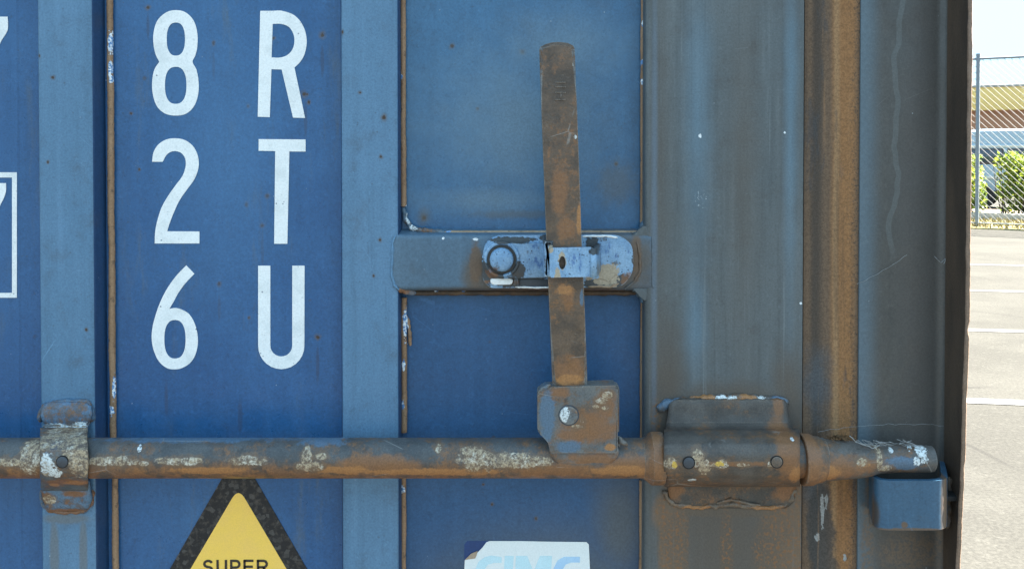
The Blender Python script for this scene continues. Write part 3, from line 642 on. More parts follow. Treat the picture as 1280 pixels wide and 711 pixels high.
P_ = [[(289, b0+1.2), (289, t0-1.2)], [(288, t0), (295, t0)]+arcp(295, t0+4.2, 4.3, 4.2, -90, 90, 8)[1:]+[(289, t0+8.4)]]
E_ = [[(305.6, b0+1.2), (305.6, t0-1.2)], [(305, t0), (316.8, t0)], [(305, mi-.2), (316, mi-.2)], [(305, b0), (317, b0)]]
R_ = [[(322.4, b0+1.2), (322.4, t0-1.2)], [(321.5, t0), (329.5, t0)]+arcp(329.5, t0+4, 4, 4, -90, 90, 8)[1:]+[(322.4, t0+8)], [(329, t0+8), (334, b0+1.2)]]
for nm, ps in (('S', [S_]), ('U', [U_]), ('P', P_), ('E', E_), ('R', R_)):
    strokes('letter', ps, 2.9, YT, ink_m, ws)
# ------------------------------------------------------------------ torn maker's sticker
st = flat_shape('maker_sticker', [[(608, 677.3), (612, 675.8), (650, 675.8), (690, 676.6), (733, 677), (736, 680), (737.5, 711), (739, 770), (577, 770), (581, 699.5), (594, 697), (596, 691), (603, 684)]], YS, .0004, cpaper, cont, False)
st['label'] = 'white torn maker sticker with pale CIMC lettering'
flat_shape('paint_patch', [[(580.5, 680), (584, 675.6), (611, 675.6), (607, 679), (595, 692), (580.2, 699.5)]], .01975, .0002, deepblue, cont, False)['label'] = 'unfaded blue patch where the sticker corner is torn off'
flat_shape('torn_flap', [[(581, 699.3), (589, 691.5), (597, 688), (596, 693), (594, 697.4)]], YS-.0006, .0004, ctan, st, False)
flat_shape('letter', [[(627, 696), (627, 703), (618, 703), (610, 705), (606, 711), (604, 718), (606, 724), (627, 724), (627, 732), (600, 732), (594, 722), (594, 712), (598, 702), (606, 696), (614, 694)]], YS-.0003, .0003, ccyan, st, False)
flat_shape('letter', [[(631, 694.5), (642, 694.5), (640, 732), (629, 732)]], YS-.0003, .0003, ccyan, st, False)
flat_shape('letter', [[(645, 694.5), (659, 694.5), (667, 714), (675, 694.5), (690, 694.5), (688, 732), (677, 732), (678, 712), (669, 732), (663, 732), (655, 711), (654, 732), (643, 732)]], YS-.0003, .0003, ccyan, st, False)
flat_shape('letter', [[(725, 695.5), (725, 702.5), (714, 702.5), (707, 705), (703, 712), (702, 722), (725, 724), (724, 732), (697, 732), (691, 722), (692, 710), (697, 700), (705, 695.5)]], YS-.0003, .0003, cblue, st, False)

# ------------------------------------------------------------------ locking bar with its brackets
YC = -.030; zc_rod = Z(572, YC); k = (YC+D)/F
def xr(px): return X(px, YC, 572)
rod = lathe_x('locking_rod', [(x, 24.6*k*(1+.006*mnoise.noise(Vector((x*9, 0, 0)))), zc_rod) for x in np.linspace(-1.8, xr(1030), 160)], YC, rod_m, cont, 48)
rod['label'] = 'long horizontal locking rod, rusty along its lower half'
def ring(name, prof, m, par, zy=573): return lathe_x(name, [(xr(px), r*k, Z(zy, YC)) for px, r in prof], YC, m, par, 48, 30)
ring('collar', [(803, 24.8), (806, 26), (810, 29.5), (812.5, 31.5), (813.5, 32.3), (827, 32.3), (828.5, 31.5), (829, 24)], collar_m, rod, 572.5)
ring('collar', [(1000.5, 24), (1001, 31), (1002, 31.8), (1013, 31.4), (1015.5, 30), (1019, 28.6), (1024, 28.2), (1026.5, 26.5), (1029, 25)], collar_m, rod, 574)
cam_prof = [(1026, 25.2, 574.5), (1045, 24.6, 574.5), (1058, 23.8, 574.5), (1070, 22.2, 575), (1082, 20.0, 575.5), (1094, 17.8, 574.5), (1106, 16.8, 573.5), (1120, 16.5, 573), (1140, 16.5, 573), (1160, 16.4, 573), (1164.6, 16.0, 573), (1165.6, 15.0, 573)]
cm = []
for (a, ra, za), (b, rb, zb) in zip(cam_prof, cam_prof[1:]):
    for q in range(6): t = q/6; cm.append((a+(b-a)*t, ra+(rb-ra)*t, za+(zb-za)*t))
cm.append(cam_prof[-1])
V, Fc = [], []; seg = 40
for px, r, zy in cm:
    for q in range(seg):
        a = 2*math.pi*q/seg; d = Vector((0, math.cos(a), math.sin(a))); base = Vector((xr(px), YC, Z(zy, YC)))
        V.append(base+d*r*k*(1+.05*mnoise.noise((base+d*.02)*70)))
for j in range(len(cm)-1):
    for q in range(seg): a, b = j*seg+q, j*seg+(q+1) % seg; Fc.append((a, b, b+seg, a+seg))
Fc.append(tuple(range((len(cm)-1)*seg, len(cm)*seg)))
mk('cam_end', V, Fc, cam_m, rod, 45)
def loft(name, rows, m, par, cols=14, th=.003, dent=.0005):
    V, Fc = [], []; rr = []
    for a, b in zip(rows, rows[1:]):
        for q in range(3): t = q/3; rr.append(tuple(a[i]+(b[i]-a[i])*t for i in range(4)))
    rr.append(rows[-1])
    for (py, y, xl, x2) in rr:
        for c in range(cols+1):
            p = Vector(P(xl+(x2-xl)*c/cols, py, y)); p.y += dent*mnoise.noise(p*60); V.append(p)
    n = cols+1
    for j in range(len(rr)-1):
        for c in range(cols): a = j*n+c; Fc.append((a, a+1, a+1+n, a+n))
    o = mk(name, V, Fc, m, par, 40)
    md = o.modifiers.new('thickness', 'SOLIDIFY'); md.thickness = th
    nz = sum((p.normal.y*p.area for p in o.data.polygons)); md.offset = -1 if nz < 0 else 1
    md.offset = -1 if nz < 0 else 1
    return o
hs = loft('rod_bracket', [(536, -.020, 830, 999), (539, -.030, 830, 999.5), (545, -.041, 830, 1000), (556, -.0515, 830, 1000), (568, -.0555, 830, 1000), (582, -.0555, 830, 1000), (593, -.0520, 830, 1000), (602, -.0445, 830, 1000), (606.5, -.035, 830, 1000), (608, -.024, 830, 1000)], house_m, cont, 20)
loft('bracket_plate', [(497, -.003, 852, 972), (500, -.007, 842, 981), (505, -.008, 837, 985), (520, -.0095, 835, 987), (528, -.011, 833, 988), (533, -.015, 832, 989), (537, -.022, 832, 990), (542, -.034, 832, 990)], house_m, hs, 20, .004)
loft('bracket_plate', [(598, -.010, 834, 996), (604, -.0045, 834, 996), (612, -.0030, 835, 995), (626, -.0024, 838, 993), (632, -.0018, 846, 987), (635, -.0006, 852, 982)], plate_m, hs, 20, .003)
hs['label'] = 'wide two-pin bracket holding the rod on the door stile'
for px, py in ((861, 578), (971, 577)):
    c = P(px, py, -.0558); lathe_y('pin', (c[0], c[2]), [(5.4*PX, -.0566), (6.2*PX, -.0563), (6.3*PX, -.054)], steel_dark if px < 900 else collar_m, hs)
    lathe_y('pin_hole', (c[0], c[2]), [(7.6*PX, -.0560), (7.6*PX, -.052)], black_gap, hs)
bead('weld_bead', [(823, 515), (828, 508), (838, 503), (862, 499.5), (900, 497), (945, 498), (975, 499), (985, 506)], [-.001]*8, 5.2, weld_rust, hs, .55, 200, .001, 11, .0008)
bead('weld_bead', [(830, 612), (834, 622), (843, 631), (870, 634), (895, 632), (915, 629), (935, 632), (960, 634), (982, 631), (990, 622), (994, 610)], -.001, 3.0, weld_tan, hs, .9, 200, .001, 12, .0014)
bead('weld_bead', [(896, 628), (912, 624), (932, 628), (950, 631)], -.003, 2.0, weld_tan, hs, .8, 180, .001, 13, .001)
br = loft('rod_bracket', [(534, -.014, 50, 109), (538, -.022, 50, 109), (543, -.032, 50, 109), (550, -.043, 50, 109), (562, -.0535, 50, 109), (578, -.0555, 50, 109), (592, -.0515, 50, 109), (602, -.043, 50.5, 109), (609, -.032, 51, 109.5), (613, -.020, 52, 109.5)], bracket_m, cont, 14, .003, .0012)
loft('bracket_plate', [(502, -.003, 60, 106), (507, -.006, 53, 113), (518, -.0085, 51, 114), (526, -.0085, 53, 112), (531, -.007, 56, 109), (535, -.013, 55, 109), (540, -.025, 53, 108)], tab_m, br, 14, .004, .0022)
loft('bracket_plate', [(602, -.016, 53, 110), (612, -.013, 52, 112), (626, -.010, 53, 114), (634, -.007, 57, 111), (639, -.002, 62, 106)], tab_m, br, 14, .004, .0022)
br['label'] = 'narrow bracket strapping the rod to the left rib'
c = P(78, 577, -.0556); lathe_y('pin', (c[0], c[2]), [(5.6*PX, -.0566), (6.4*PX, -.0562), (6.5*PX, -.054)], steel_dark, br); lathe_y('pin_hole', (c[0], c[2]), [(7.4*PX, -.0560), (7.4*PX, -.052)], black_gap, br)
bead('weld_bead', [(50, 527), (51, 516), (57, 506), (75, 502), (95, 501), (108, 502), (115, 510), (116, 522), (111, 529)], -.001, 3.4, weld_brk, br, .5, 180, .001, 14, .0008)
bead('weld_bead', [(51, 612), (53, 628), (60, 637), (82, 640), (104, 638), (114, 630), (116, 612)], -.001, 3.0, weld_brk, br, .6, 180, .001, 15, .0008)
bead('weld_bead', [(54, 533), (66, 532), (84, 534), (108, 533)], -.0085, 1.8, bracket_m, br, .8, 300, .001, 16, .0006)

# hub, handle
hub = prism('handle_hub', fillet(ppoly([(672, 491), (682, 484), (769, 481.5), (772, 485), (772, 566), (688, 566), (685, 553), (679, 546), (672, 540)], -.0508), [.002, .002, .0006, .0006, .001, .001, .002, .002, .003], 4, True), -.0508, -.030, hub_m, cont, .0016, 1, 25)
def on_rod(py, lift=.0008): return YC-math.sqrt(max(1e-8, (24.6*k)**2-((py-572)*k)**2))-lift
loft('hub_saddle', [(py, on_rod(py), a, b) for py, a, b in ((560, 687, 773), (564, 687, 774), (568, 688, 773), (572, 690, 771), (577, 694, 766), (582, 700, 758), (585, 706, 750))], hub_m, hub, 18, .002, .0004)
prism('hub_plate', fillet(ppoly([(734, 478.5), (771, 478.5), (774, 484), (774, 540), (734, 540)], -.036), .002, 3, True), -.037, -.031, hub_m, hub, .001)
bead('weld_bead', [(673, 490), (678, 485), (688, 481)], -.050, 2.4, hub_m, hub, .8, 200, .001, 20, .0006)
bead('weld_bead', [(773, 545), (776, 551), (784, 556)], [-.044, -.045, -.0455], 3., hub_m, hub, .7, 200, .001, 21, .0006)
c = P(711, 519, -.0515); lathe_y('rivet', (c[0], c[2]), [(8.5*PX, -.0526), (10.6*PX, -.0521), (11.2*PX, -.0500)], rivet_m, hub); lathe_y('rivet_rim', (c[0], c[2]), [(12.4*PX, -.0510), (12.6*PX, -.0500)], steel_dark, hub)
YH = -.047
hpoly = [(674.3, 62), (675.5, 58.5), (682, 55), (690, 52.8), (700, 52.3), (710, 53.6), (717, 57), (718.6, 61), (721, 130), (724.3, 220), (727, 300), (731, 390), (735, 488), (691, 488), (687, 390), (683, 300), (680, 220), (677, 140)]
hd = prism('handle', ppoly(hpoly, YH), YH, YH+.009, handle_m, cont, .0030, 1, 20)
sheen_edge = steel('handle_edge_sheen', (.20, .20, .20), (.27, .26, .25), Y=-.046, rough=.28, wear=False); sheen_edge.node_tree.nodes['Principled BSDF'].inputs['Metallic'].default_value = .55  # brighter metal puts the sheen of the chamfers into their colour
hd.data.materials.append(sheen_edge)
for f in hd.data.polygons:
    if f.normal.y < -.3 and abs(f.normal.y) < .95 and f.center.z < Z(60, YH): f.material_index = 1
hd['label'] = 'rusty flat bar handle standing upright'
for y in (103.5, 109, 116, 125): box('stamped_mark', (X(694, YH, 110), YH-.0009, Z(y+.9, YH)), (X(707, YH, 110), YH+.001, Z(y-.9, YH)), handle_m, hd, .0002)
box('stamped_mark', (X(700, YH, 110), YH-.0004, Z(125, YH)), (X(702, YH, 110), YH+.001, Z(116, YH)), handle_m, hd, .0002)
# catch
cat = prism('catch_plate', fillet(ppoly([(604, 294.5), (775, 294), (791, 306), (792, 340), (778, 359), (612, 360), (603, 350)], -.006), [.019, .016, .014, .014, .016, .012, .010], 8, True), -.006, .002, catch_m, cont, .0016, 3)
cat['label'] = 'chipped light blue catch plate on the cross rail'
circ = [(627+25*math.cos(R(a)), 326+22.5*math.sin(R(a))) for a in range(90, 271, 15)]
prism('catch_arm', ppoly(circ+[(684, 303.5), (684, 347)], -.013), -.013, -.005, catch_m, cat, .0014, 3)
prism('catch_knuckle', fillet(ppoly([(680, 300.5), (691.5, 301.5), (691.5, 346.5), (680, 347)], -.050), .001, 3, True), -.050, -.005, catch_m, cat, .003, 3)
tg = flat_shape('catch_tongue', [[(687, 312), (689, 310), (739, 309), (741, 310.5), (741, 344), (739, 346), (689, 347), (687, 345)], ell(703, 328.5, 4.3, 8.5, 14, 2)], -.054, .0045, catch_m, cat, False)
bp = fillet([(X(738, -.054, 330), -.0535), (X(743.5, -.054, 330), -.0535), (X(749, -.006, 330), -.004)], [0, .003, 0], 4)
bt = sheet('tongue_bend', bp, [Z(346, -.05), Z(310, -.05)], catch_m, cat, 40); md = bt.modifiers.new('thickness', 'SOLIDIFY'); md.thickness = .004; md.offset = 0
c = P(627, 325, -.018)
lathe_y('rivet', (c[0], c[2]), [(6*PX, -.0215), (11*PX, -.0208), (13.4*PX, -.0196), (14.6*PX, -.0175), (14.8*PX, -.012)], catch_m, cat)
V, Fc = [], []
for a in range(40):
    A = 2*math.pi*a/40
    for b in range(8):
        B = 2*math.pi*b/8; r = 20.5*PX+2.4*PX*math.cos(B); V.append((c[0]+r*math.cos(A), -.0132+2.4*PX*math.sin(B), c[2]+r*math.sin(A)))
for a in range(40):
    for b in range(8): Fc.append((a*8+b, a*8+(b+1) % 8, ((a+1) % 40)*8+(b+1) % 8, ((a+1) % 40)*8+b))
mk('rivet_ring', V, Fc, catch_m, cat, 60)
lathe_y('rivet_groove', (c[0], c[2]), [(18.0*PX, -.0135), (18.2*PX, -.0125)], plain('groove_dark', (.06, .056, .052), .8), cat)  # dark grey-brown disc outlining the rivet head
prism('catch_pin', fillet(ppoly([(612, 348.5), (641, 348), (641, 355.5), (614, 356)], -.010), .003, 4, True), -.010, -.005, white_m, cat, .001)
prism('catch_clip', fillet(ppoly([(642, 347.5), (648, 348), (648, 357.5), (642, 357)], -.011), .001, 3, True), -.011, -.005, catch_m, cat, .001)
prism('catch_slot', ppoly([(649, 349), (689, 349), (689, 358), (649, 358)], -.0066), -.0066, -.005, steel_dark, cat, .0003)
bead('pale_edge', [(644, 358.5), (668, 359.5), (688, 359.3)], -.007, 1.2, white_m, cat, .6, 300, .001, 2)
bead('pale_edge', [(728, 295.5), (758, 295), (772, 297)], -.006, 1.4, white_m, cat, .6, 300, .001, 3)  # white bead paints in the highlight along the plate's top edge
bead('pale_edge', [(735, 358), (762, 358.5), (774, 354)], -.0065, 1.4, rail_bead, cat, .6, 300, .001, 3)
bead('weld_bead', [(795, 300), (800, 318), (800, 338), (793, 352), (780, 361)], -.0005, 2.0, rail_paint, cat, .5, 180, .001, 31, .0008)
# keeper on the post
yk = -.046
o_ = fillet([(X(1091, .0, 630), .012), (X(1091, yk, 630)+.001, yk), (X(1187, yk, 630)-.001, yk), (X(1187, 0, 630), .012)], [0, .016, .016, 0], 10)
i_ = fillet([(X(1091, .0, 630)+.0045, .012), (X(1091, yk, 630)+.0055, yk+.0045), (X(1187, yk, 630)-.0055, yk+.0045), (X(1187, 0, 630)-.0045, .012)], [0, .013, .013, 0], 10)
kp = sheet('cam_keeper', o_+i_[::-1], [Z(662.5, yk), Z(661, yk), Z(602, yk), Z(600.5, yk)], keeper_m, cont, 50, True)
kp['label'] = 'blue U-shaped keeper under the end of the rod'
bead('weld_bead', [(1187, 596), (1187, 620), (1186, 645), (1184, 661)], -.012, 4.2, flange_m, kp, .8, 170, .001, 41, .0014)
bead('weld_bead', [(1090, 604), (1088, 628), (1089, 655)], .006, 3., weld_rust, kp, .7, 170, .001, 42, .001)
box('keeper_shade_block', (X(1094, 0, 600), -.030, Z(612, 0)), (X(1184, 0, 600), .008, Z(606, 0)), black_gap, kp, .001)  # black block stands in for the shade inside the keeper

# ------------------------------------------------------------------ cobweb and debris on the rod
web_m = plain('cobweb_grey', (.30, .31, .31), .9)
V, Fc = [], []
def strand(pts, Y, r=.00022):
    path = resample([P(x, y, Y) for x, y in pts], .002)
    path = [p+Vector((mnoise.noise(p*150), mnoise.noise(p*120+Vector((4, 4, 4))), mnoise.noise(p*150+Vector((9, 0, 3)))))*.0012 for p in path]
    v, f = tube_data(path, r, 4, 0, 1, True); o = len(V); V.extend(v); Fc.extend([tuple(i+o for i in q) for q in f])
for q in range(22):
    a = rnd.choice((1070, 1082, 1088, 1098, 1112, 1124, 1135))+rnd.gauss(0, 3); strand([(a, 552+rnd.uniform(-3, 3)), (a+rnd.uniform(4, 9), 554+rnd.uniform(-3, 3)), (a+rnd.uniform(10, 20), 554+rnd.uniform(-3, 4))], -.035+rnd.uniform(-.008, .006), .00022)
strand([(1022, 540), (1060, 534), (1110, 530), (1165, 530), (1181, 533)], -.006, .00013)
strand([(1071, 355), (1110, 335), (1135, 318)], .004, .00018); strand([(1168, 320), (1176, 328), (1182, 323), (1180, 330)], 0, .0003)
strand([(1062, 545), (1070, 552), (1090, 560), (1100, 556)], -.046, .0004)
cw = mk('cobweb', V, Fc, web_m, None, 60); tag(cw, 'wispy grey cobweb strands along the top of the tapered rod end', kind='stuff')
V, Fc = [], []
for q in range(120):
    c = Vector(P(1050+rnd.gauss(0, 7), 546.5+rnd.gauss(0, 1.6), -.030+rnd.gauss(0, .004))); d = Vector((rnd.gauss(0, 1), rnd.gauss(0, 1), rnd.gauss(0, .6))).normalized()*rnd.uniform(.001, .004); s = Vector((rnd.gauss(0, 1), rnd.gauss(0, 1), rnd.gauss(0, 1)))*.0005
    o = len(V); V += [c-d, c+s, c+d, c-s]; Fc.append((o, o+1, o+2, o+3))
db = mk('plant_debris', V, Fc, plain('debris_brown', (.13, .075, .035), .9), None, None); tag(db, 'small brown tuft of dry plant debris lodged on top of the rod', 'debris')

# ------------------------------------------------------------------ ground
def ground_mat():
    M = Mat('asphalt_aged', .95, spec=.2)
    c = M.mix((.0262, .0250, .0210), (.0355, .0340, .0288), M.ss(M.noise(.9, 5, .65), .35, .65))
    c = M.mix(c, (.026, .0242, .021), M.math('MULTIPLY', M.ss(M.noise(3.5, 5, .7, vs=(1, 2.5, 1)), .52, .7), .5))
    c = M.mix(c, (.051, .049, .042), M.math('MULTIPLY', M.ss(M.noise(14, 4, .7), .55, .7), .5))
    v = M.voro(1.1, vs=(1, .5, 1), feature='DISTANCE_TO_EDGE'); c = M.mix(c, (.012, .011, .010), M.math('MULTIPLY', M.math('MULTIPLY', M.ss(v, .012, .003), M.ss(M.noise(.6, 2), .5, .6)), .5))
    c = M.grain(c, .25, 55); M.height(M.noise(90, 3, .7), 1.); return M.done(c, .004, .6)
asph = ground_mat()
bm = bmesh.new(); bmesh.ops.create_grid(bm, x_segments=60, y_segments=60, size=900); gr = from_bm('ground', bm, asph, None, None); gr.location = (0, 0, 0)
gr['kind'] = 'structure'; gr['label'] = 'pale sunlit asphalt parking lot'
def line_mat():
    M = Mat('line_paint_white', .8); c = M.mix((.062, .062, .060), (.042, .041, .038), M.ss(M.noise(12, 5, .7), .5, .72)); c = M.grain(c, .15, 60); return M.done(c)
line_m = line_mat()
LY = R(-9)
for py, wd in ((331.5, .13), (364, .13), (413.5, .13), (502.5, .13), (800, .13)):
    g = G(1245, py); u = Vector((math.cos(LY), math.sin(LY), 0)); v = Vector((-u.y, u.x, 0))
    pts = []; nseg = 30
    for s in (-1, 1):
        for q in range(nseg+1):
            p = g+u*(-2.2+6.*q/nseg)+v*(s*(wd/2)+.004*mnoise.noise(Vector((q*.9, s*5, py)))); p.z = .004; pts.append(p)
    n = nseg+1; fc = [(i, i+1, n+i+1, n+i) for i in range(nseg)]
    o = mk('parking_line', pts, fc, line_m, None, None); o['kind'] = 'structure'

# ------------------------------------------------------------------ fence line and what stands along it
A = G(1221, 285); FA = R(-31); fu = Vector((math.cos(FA), math.sin(FA), 0)); fv = Vector((-fu.y, fu.x, 0))   # fv points away from us
dA = A.y+D
def along(s, off, z=0): p = A+fu*s+fv*off; return Vector((p.x, p.y, z))
galv = plain('galvanised_grey', (.22, .25, .27), .5, .1, 100)
galv_l = plain('galvanised_wire', (.115, .12, .122), .5, .1, 100)
FH = 1.5+(190-74)/F*dA
fence = empty('chain_link_fence', along(0, 0)); fence.rotation_euler = (0, 0, FA)
tag(fence, 'tall grey chain-link fence standing along the far edge of the lot', 'fence')
def cyl(name, p, q, r, m, par, seg=12):
    V, Fc = tube_data([Vector(p), Vector(q)], r, seg); return mk(name, V, Fc, m, par, 40)
for i in range(-1, 4):
    x = i*3.05; cyl('post', (x, 0, -.05), (x, 0, FH+.06), .036, galv, fence)
    lathe = cyl('post_cap', (x, 0, FH+.05), (x, 0, FH+.10), .042, galv, fence)
for i in range(-1, 3): cyl('top_rail', (i*3.05, 0, FH), ((i+1)*3.05, 0, FH), .022, galv, fence)
for i in range(-1, 3): cyl('bottom_rail', (i*3.05, 0, .10), ((i+1)*3.05, 0, .10), .012, galv, fence)
def mesh_wires(sgn, yo, r, pitch, name):
    V, Fc = [], []; x0, x1 = -3.05, 9.15; z0, z1 = .06, FH
    hh = z1-z0; s = x0-hh
    while s < x1+hh:
        a = Vector((s, yo, z0)); b = Vector((s+hh*1.0, yo, z1))
        if sgn < 0: a, b = Vector((s+hh, yo, z0)), Vector((s, yo, z1))
        def at(x): t = (x-a.x)/(b.x-a.x); return a.lerp(b, t)
        lo, hi = min(a.x, b.x), max(a.x, b.x); l2, h2 = max(lo, x0), min(hi, x1)
        if l2 < h2:
            v, f = tube_data([at(l2), at(h2)], r, 4, cap=False); o = len(V); V += v; Fc += [tuple(i+o for i in q) for q in f]
        s += pitch
    return mk(name, V, Fc, galv_l, fence, None)
tag(mesh_wires(-1, -.004, .0050, .125, 'wire_mesh'), kind='stuff'); tag(mesh_wires(1, .004, .0013, .125, 'wire_mesh'), kind='stuff')
# dry verge and kerb
def strip(name, s0, s1, o0, o1, z0, z1, m, kind, seg=40):
    V, Fc = [], []
    for q in range(seg+1):
        s = s0+(s1-s0)*q/seg; j = .05*mnoise.noise(Vector((s*1.3, 0, 0)))
        V += [along(s, o0+j, 0), along(s, o0+j+.02, z1), along(s, o1, z1), along(s, o1, 0)]
    for q in range(seg):
        for c in range(3): a = q*4+c; Fc.append((a, a+1, a+5, a+4))
    o = mk(name, V, Fc, m, None, None); o['kind'] = kind; return o
def dry_mat():
    M = Mat('dry_grass', .95, spec=.1); c = M.mix((.20, .175, .09), (.15, .15, .065), M.ss(M.noise(3, 5, .7), .45, .65)); c = M.mix(c, (.22, .17, .09), M.ss(M.noise(25, 4, .7), .5, .65))
    return M.done(M.grain(c, .3, 60))
dry = dry_mat()
strip('verge', -8, 12, -.35, 2.2, 0, .03, dry, 'structure')
concrete = plain('concrete_pale', (.42, .40, .36), .85, .15, 40)
strip('kerb', -8, 12, 2.21, 2.5, 0, .16, concrete, 'structure')
strip('planting_bed', -8, 12, 2.51, 5.2, 0, .10, plain('soil_brown', (.10, .075, .05), .95, .2, 30), 'structure')
# grass blades on the verge
V, Fc = [], []
for q in range(9000):
    s = rnd.uniform(-4, 8); o_f = rnd.uniform(-.3, 2.2); p = along(s, o_f, .028); hgt = rnd.uniform(.03, .11); a = rnd.uniform(0, 6.28); d = Vector((math.cos(a), math.sin(a), 0))*.012
    tip = p+Vector((rnd.gauss(0, .03), rnd.gauss(0, .03), hgt)); o = len(V); V += [p-d, p+d, tip]; Fc.append((o, o+1, o+2))
gs = mk('dry_grass', V, Fc, dry, None, None); tag(gs, kind='stuff')
def leaf_mat(name, c1, c2, c3):
    M = Mat(name, .5, spec=.3); g = M.geo.outputs['Random Per Island']
    c = M.mix(M.mix(c1, c2, M.ss(g, .1, .7)), c3, M.ss(g, .75, .98))
    M.L(c, M.b.inputs['Base Color'])
    t = M.n('ShaderNodeBsdfTranslucent'); M.L(c, t.inputs[0]); mx = M.n('ShaderNodeMixShader'); mx.inputs[0].default_value = .42
    M.L(M.b.outputs[0], mx.inputs[1]); M.L(t.outputs[0], mx.inputs[2]); M.L(mx.outputs[0], M.nt.nodes['Material Output'].inputs[0]); return M.m
leaf_m = leaf_mat('hedge_leaf', (.075, .12, .022), (.22, .28, .04), (.36, .38, .06))
leaf_d = leaf_mat('tree_leaf', (.07, .10, .022), (.11, .14, .03), (.16, .16, .04))
bark = plain('bark_brown', (.09, .06, .04), .9, .25, 60)
def leaves(name, n, f, size, m, par):
    V, Fc = [], []
    for q in range(n):
        c = f(); a = Vector((rnd.gauss(0, 1), rnd.gauss(0, 1), rnd.gauss(0, 1))).normalized(); b = a.cross(Vector((rnd.gauss(0, 1), rnd.gauss(0, 1), rnd.gauss(0, 1)))).normalized()
        s = size*rnd.uniform(.6, 1.3); o = len(V); V += [c-a*s, c-b*s*.5, c+a*s, c+b*s*.5]; Fc.append((o, o+1, o+2, o+3))
    return mk(name, V, Fc, m, par, None)
def hedge(s0, s1, off, ht, label, n):
    L = s1-s0; e = empty('hedge', along((s0+s1)/2, off)); e.rotation_euler = (0, 0, FA); tag(e, label, 'hedge', 'clipped hedges behind the fence')
    cl = [Vector((rnd.uniform(-L/2+.1, L/2-.1), rnd.uniform(-.42, .42), rnd.uniform(.2, ht-.12))) for _ in range(int(26*L*ht))]
    def f():
        while True:
            c = rnd.choice(cl); p = c+Vector((rnd.gauss(0, .10), rnd.gauss(0, .10), rnd.gauss(0, .10)))
            top = ht-.1+.10*mnoise.noise(Vector((p.x*2.2+s0, p.y, 0)))
            if abs(p.x) < L/2+.04 and abs(p.y) < .6 and .08 < p.z < top: return p
    leaves('foliage', n, f, .055, leaf_m, e)
    V, Fc = [], []
    for q in range(int(14*L)):
        b = Vector((rnd.uniform(-L/2+.1, L/2-.1), rnd.uniform(-.2, .2), 0)); t = b+Vector((rnd.gauss(0, .15), rnd.gauss(0, .15), ht*.8)); v, fz = tube_data([b, b.lerp(t, .5)+Vector((rnd.gauss(0, .04), 0, 0)), t], [.018, .012, .005], 5); o = len(V); V += v; Fc += [tuple(i+o for i in z) for z in fz]
    mk('stem', V, Fc, bark, e, None)
def s_at(px, off):
    """distance along the fence line at which the sight line through px meets the line set back by off"""
    d = ray(px, 190); d = Vector((d.x, d.y)); o = Vector((0, -D)); q = Vector((along(0, off).x, along(0, off).y)); u2 = Vector((fu.x, fu.y))
    det = d.x*(-u2.y)+d.y*u2.x; r = q-o
    return (d.x*r.y-d.y*r.x)/det*1.0
HO = 3.2
sa, sb, sc_ = s_at(1234, HO), s_at(1244, HO), s_at(1233, HO)
dH = along(sb, HO).y+D; HT = 1.5+(190-187)/F*dH
hedge(sa-3.0, sa-.05, HO, HT, 'short clipped green hedge left of the gap, beside the container edge', 11000)
hedge(sb+.05, sb+4.5, HO, HT+.05, 'clipped yellow-green hedge right of the gap behind the chain-link fence', 16000)
# pale blue van behind the hedges
van_p = plain('van_pale_blue', (.34, .47, .60), .35, .04, 60, .05); van_w = plain('van_white', (.62, .66, .66), .35, .04, 60, .05)
glass = Mat('van_glass', .06, spec=.8).done((.03, .05, .08)); rubber = plain('rubber_black', (.02, .02, .02), .8); chrome = Mat('bumper_grey', .35).done((.25, .27, .29)); dark_l = plain('van_dark_trim', (.05, .05, .055), .6)
VO = 7.5; vs0 = s_at(1203, VO)-.35; dV = along(vs0, VO).y+D
van = empty('parked_van', along(vs0+2.4, VO)); van.rotation_euler = (0, 0, FA); tag(van, 'pale blue van with rounded roof parked behind the hedges', 'van')
VH = 1.5+(190-163)/F*dV
def vprism(name, poly, y0, y1, m, bev, par=van): return prism(name, poly, y0, y1, m, par, bev, 4, 50)
vprism('body', fillet([(-2.45, .35), (-2.45, 1.05), (-2.40, 1.45), (-2.3, VH-.42), (2.3, VH-.42), (2.42, 1.0), (2.42, .35)], .08, 4, True), -.90, .90, van_p, .06)
bm = bmesh.new(); rf = fillet([(-2.28, VH-.42), (-2.2, VH-.14), (-1.7, VH), (1.9, VH), (2.22, VH-.10), (2.32, VH-.42)], .2, 6, False)
rv = [(x, y, z-(.05 if abs(y) > .8 else 0)) for y in (-.88, -.78, -.4, .4, .78, .88) for x, z in rf]; n = len(rf)
fcs = [(j*n+i, j*n+i+1, (j+1)*n+i+1, (j+1)*n+i) for j in range(5) for i in range(n-1)]+[tuple(range(n)), tuple(range(5*n, 6*n))]
bm.free(); mk('roof', rv, fcs, van_p, van, 50)
box('gutter', (-2.1, -.93, VH-.47), (2.33, -.88, VH-.41), van_w, van, .01)
for a, b in ((-1.9, -1.0), (-.92, .25), (.33, 1.2), (1.28, 2.2)):
    w_ = box('window', (a, -.915, 1.18), (b, -.89, VH-.5), dark_l, van, .01); box('pane', (a+.04, -.92, 1.22), (b-.04, -.912, VH-.54), glass, w_, .003)
box('side_moulding', (-2.43, -.925, .80), (2.4, -.895, .88), van_w, van, .01); box('sill_trim', (-2.4, -.915, .36), (2.4, -.88, .50), dark_l, van, .01)
for x in (-1.55, 1.5):
    wl = lathe_y('wheel', (x, .34), [(.19, -.93), (.22, -.945), (.32, -.945), (.34, -.92), (.34, -.72)], rubber, van); lathe_y('rim', (x, .34), [(.05, -.96), (.17, -.95), (.19, -.935)], chrome, wl)
    w2 = wl.copy(); C.objects.link(w2); w2.parent = van; w2.location.y = 1.65
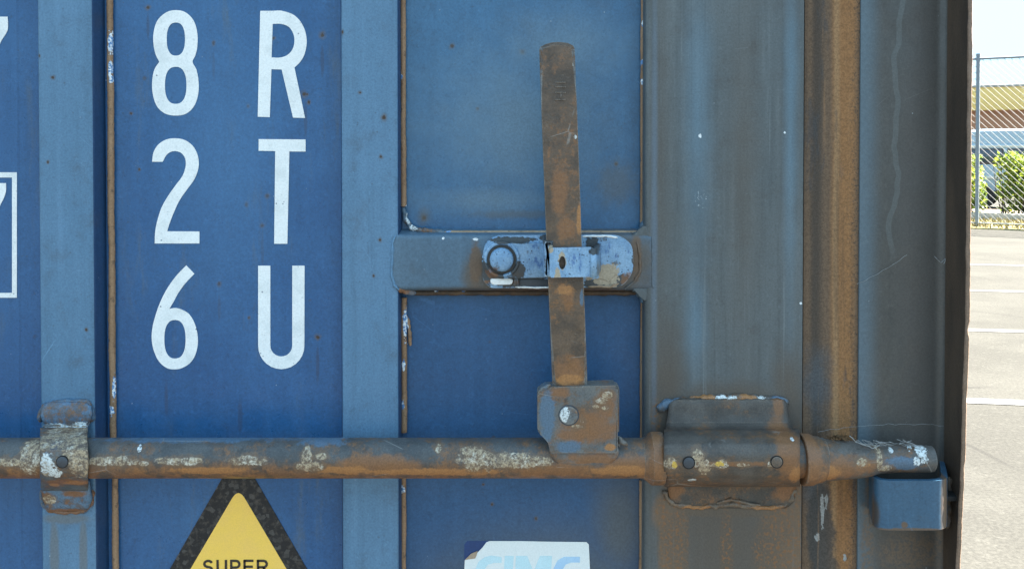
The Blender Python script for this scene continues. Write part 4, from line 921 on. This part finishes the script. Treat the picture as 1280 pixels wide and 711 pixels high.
for s in (-1, 1): box('headlight', (-2.47, s*.62-.12, .78), (-2.44, s*.62+.12, .95), chrome, van, .01)
box('bumper', (-2.55, -.88, .38), (-2.44, .88, .56), chrome, van, .03)
# low building beyond
BO = 24.; bs = s_at(1205, BO); dB = along(s_at(1245, BO), BO).y+D
bld = empty('low_building', along(bs+4, BO)); bld.rotation_euler = (0, 0, FA+R(3)); tag(bld, 'low brick building with a wide cream fascia beyond the van', 'building')
zt = 1.5+(190-110)/F*dB; zm = 1.5+(190-138.5)/F*dB
def brick():
    M = Mat('brick_red_brown', .85); q = M.n('ShaderNodeTexBrick'); tc = M.n('ShaderNodeTexCoord'); mp = M.n('ShaderNodeMapping'); mp.inputs['Rotation'].default_value = (R(90), 0, 0)
    M.L(tc.outputs['Object'], mp.inputs[0]); M.L(mp.outputs[0], q.inputs[0]); q.inputs['Scale'].default_value = 4
    q.inputs['Color1'].default_value = (.44, .20, .105, 1); q.inputs['Color2'].default_value = (.40, .18, .095, 1); q.inputs['Mortar'].default_value = (.5, .3, .2, 1)
    return M.done(q.outputs[0])
cream = plain('fascia_cream', (.93, .64, .22), .8, .05, 10, .1)
box('wall', (-14, 0, 0), (22, 9, zm), brick(), bld); box('fascia', (-14.3, -.35, zm), (22.3, 9.3, zt), cream, bld, .02); box('roof_edge', (-14.35, -.40, zt), (22.35, 9.35, zt+.10), concrete, bld, .02)
for i in range(6):
    x = -11+i*5.2; fr = box('window', (x, -.05, .9), (x+2, .02, 2.0), concrete, bld, .01); box('pane', (x+.08, -.07, .98), (x+1.92, -.045, 1.92), glass, fr, .005)
# tree whose top shows over the roof
TO = 40.; ts = s_at(1216, TO); tp = along(ts, TO); dT = tp.y+D; TH = 1.5+(190-104)/F*dT
tree = empty('distant_tree', tp); tag(tree, 'distant tree whose crown just tops the roof beside the container edge', 'tree')
V, Fc = tube_data([(0, 0, 0), (.05, 0, TH*.4), (0, .05, TH*.8)], [.16, .12, .04], 8); o_b = len(V)
for q in range(9):
    a = q*2.4; z = TH*(.4+.05*q); v, f = tube_data([(0, 0, z), (.5*math.cos(a), .5*math.sin(a), z+.4), (.95*math.cos(a), .95*math.sin(a), z+.7)], [.06, .04, .015], 6); o = len(V); V += v; Fc += [tuple(i+o for i in z2) for z2 in f]
mk('trunk', V, Fc, bark, tree, 50)
tcl = []
for q in range(46):
    a = rnd.uniform(0, 6.28); r = rnd.uniform(.1, 1.25); tcl.append(Vector((r*math.cos(a), r*math.sin(a), TH-.35-rnd.uniform(0, 2.2)-r*.25)))
leaves('crown', 6000, lambda: rnd.choice(tcl)+Vector((rnd.gauss(0, .2), rnd.gauss(0, .2), rnd.gauss(0, .17))), .08, leaf_d, tree)
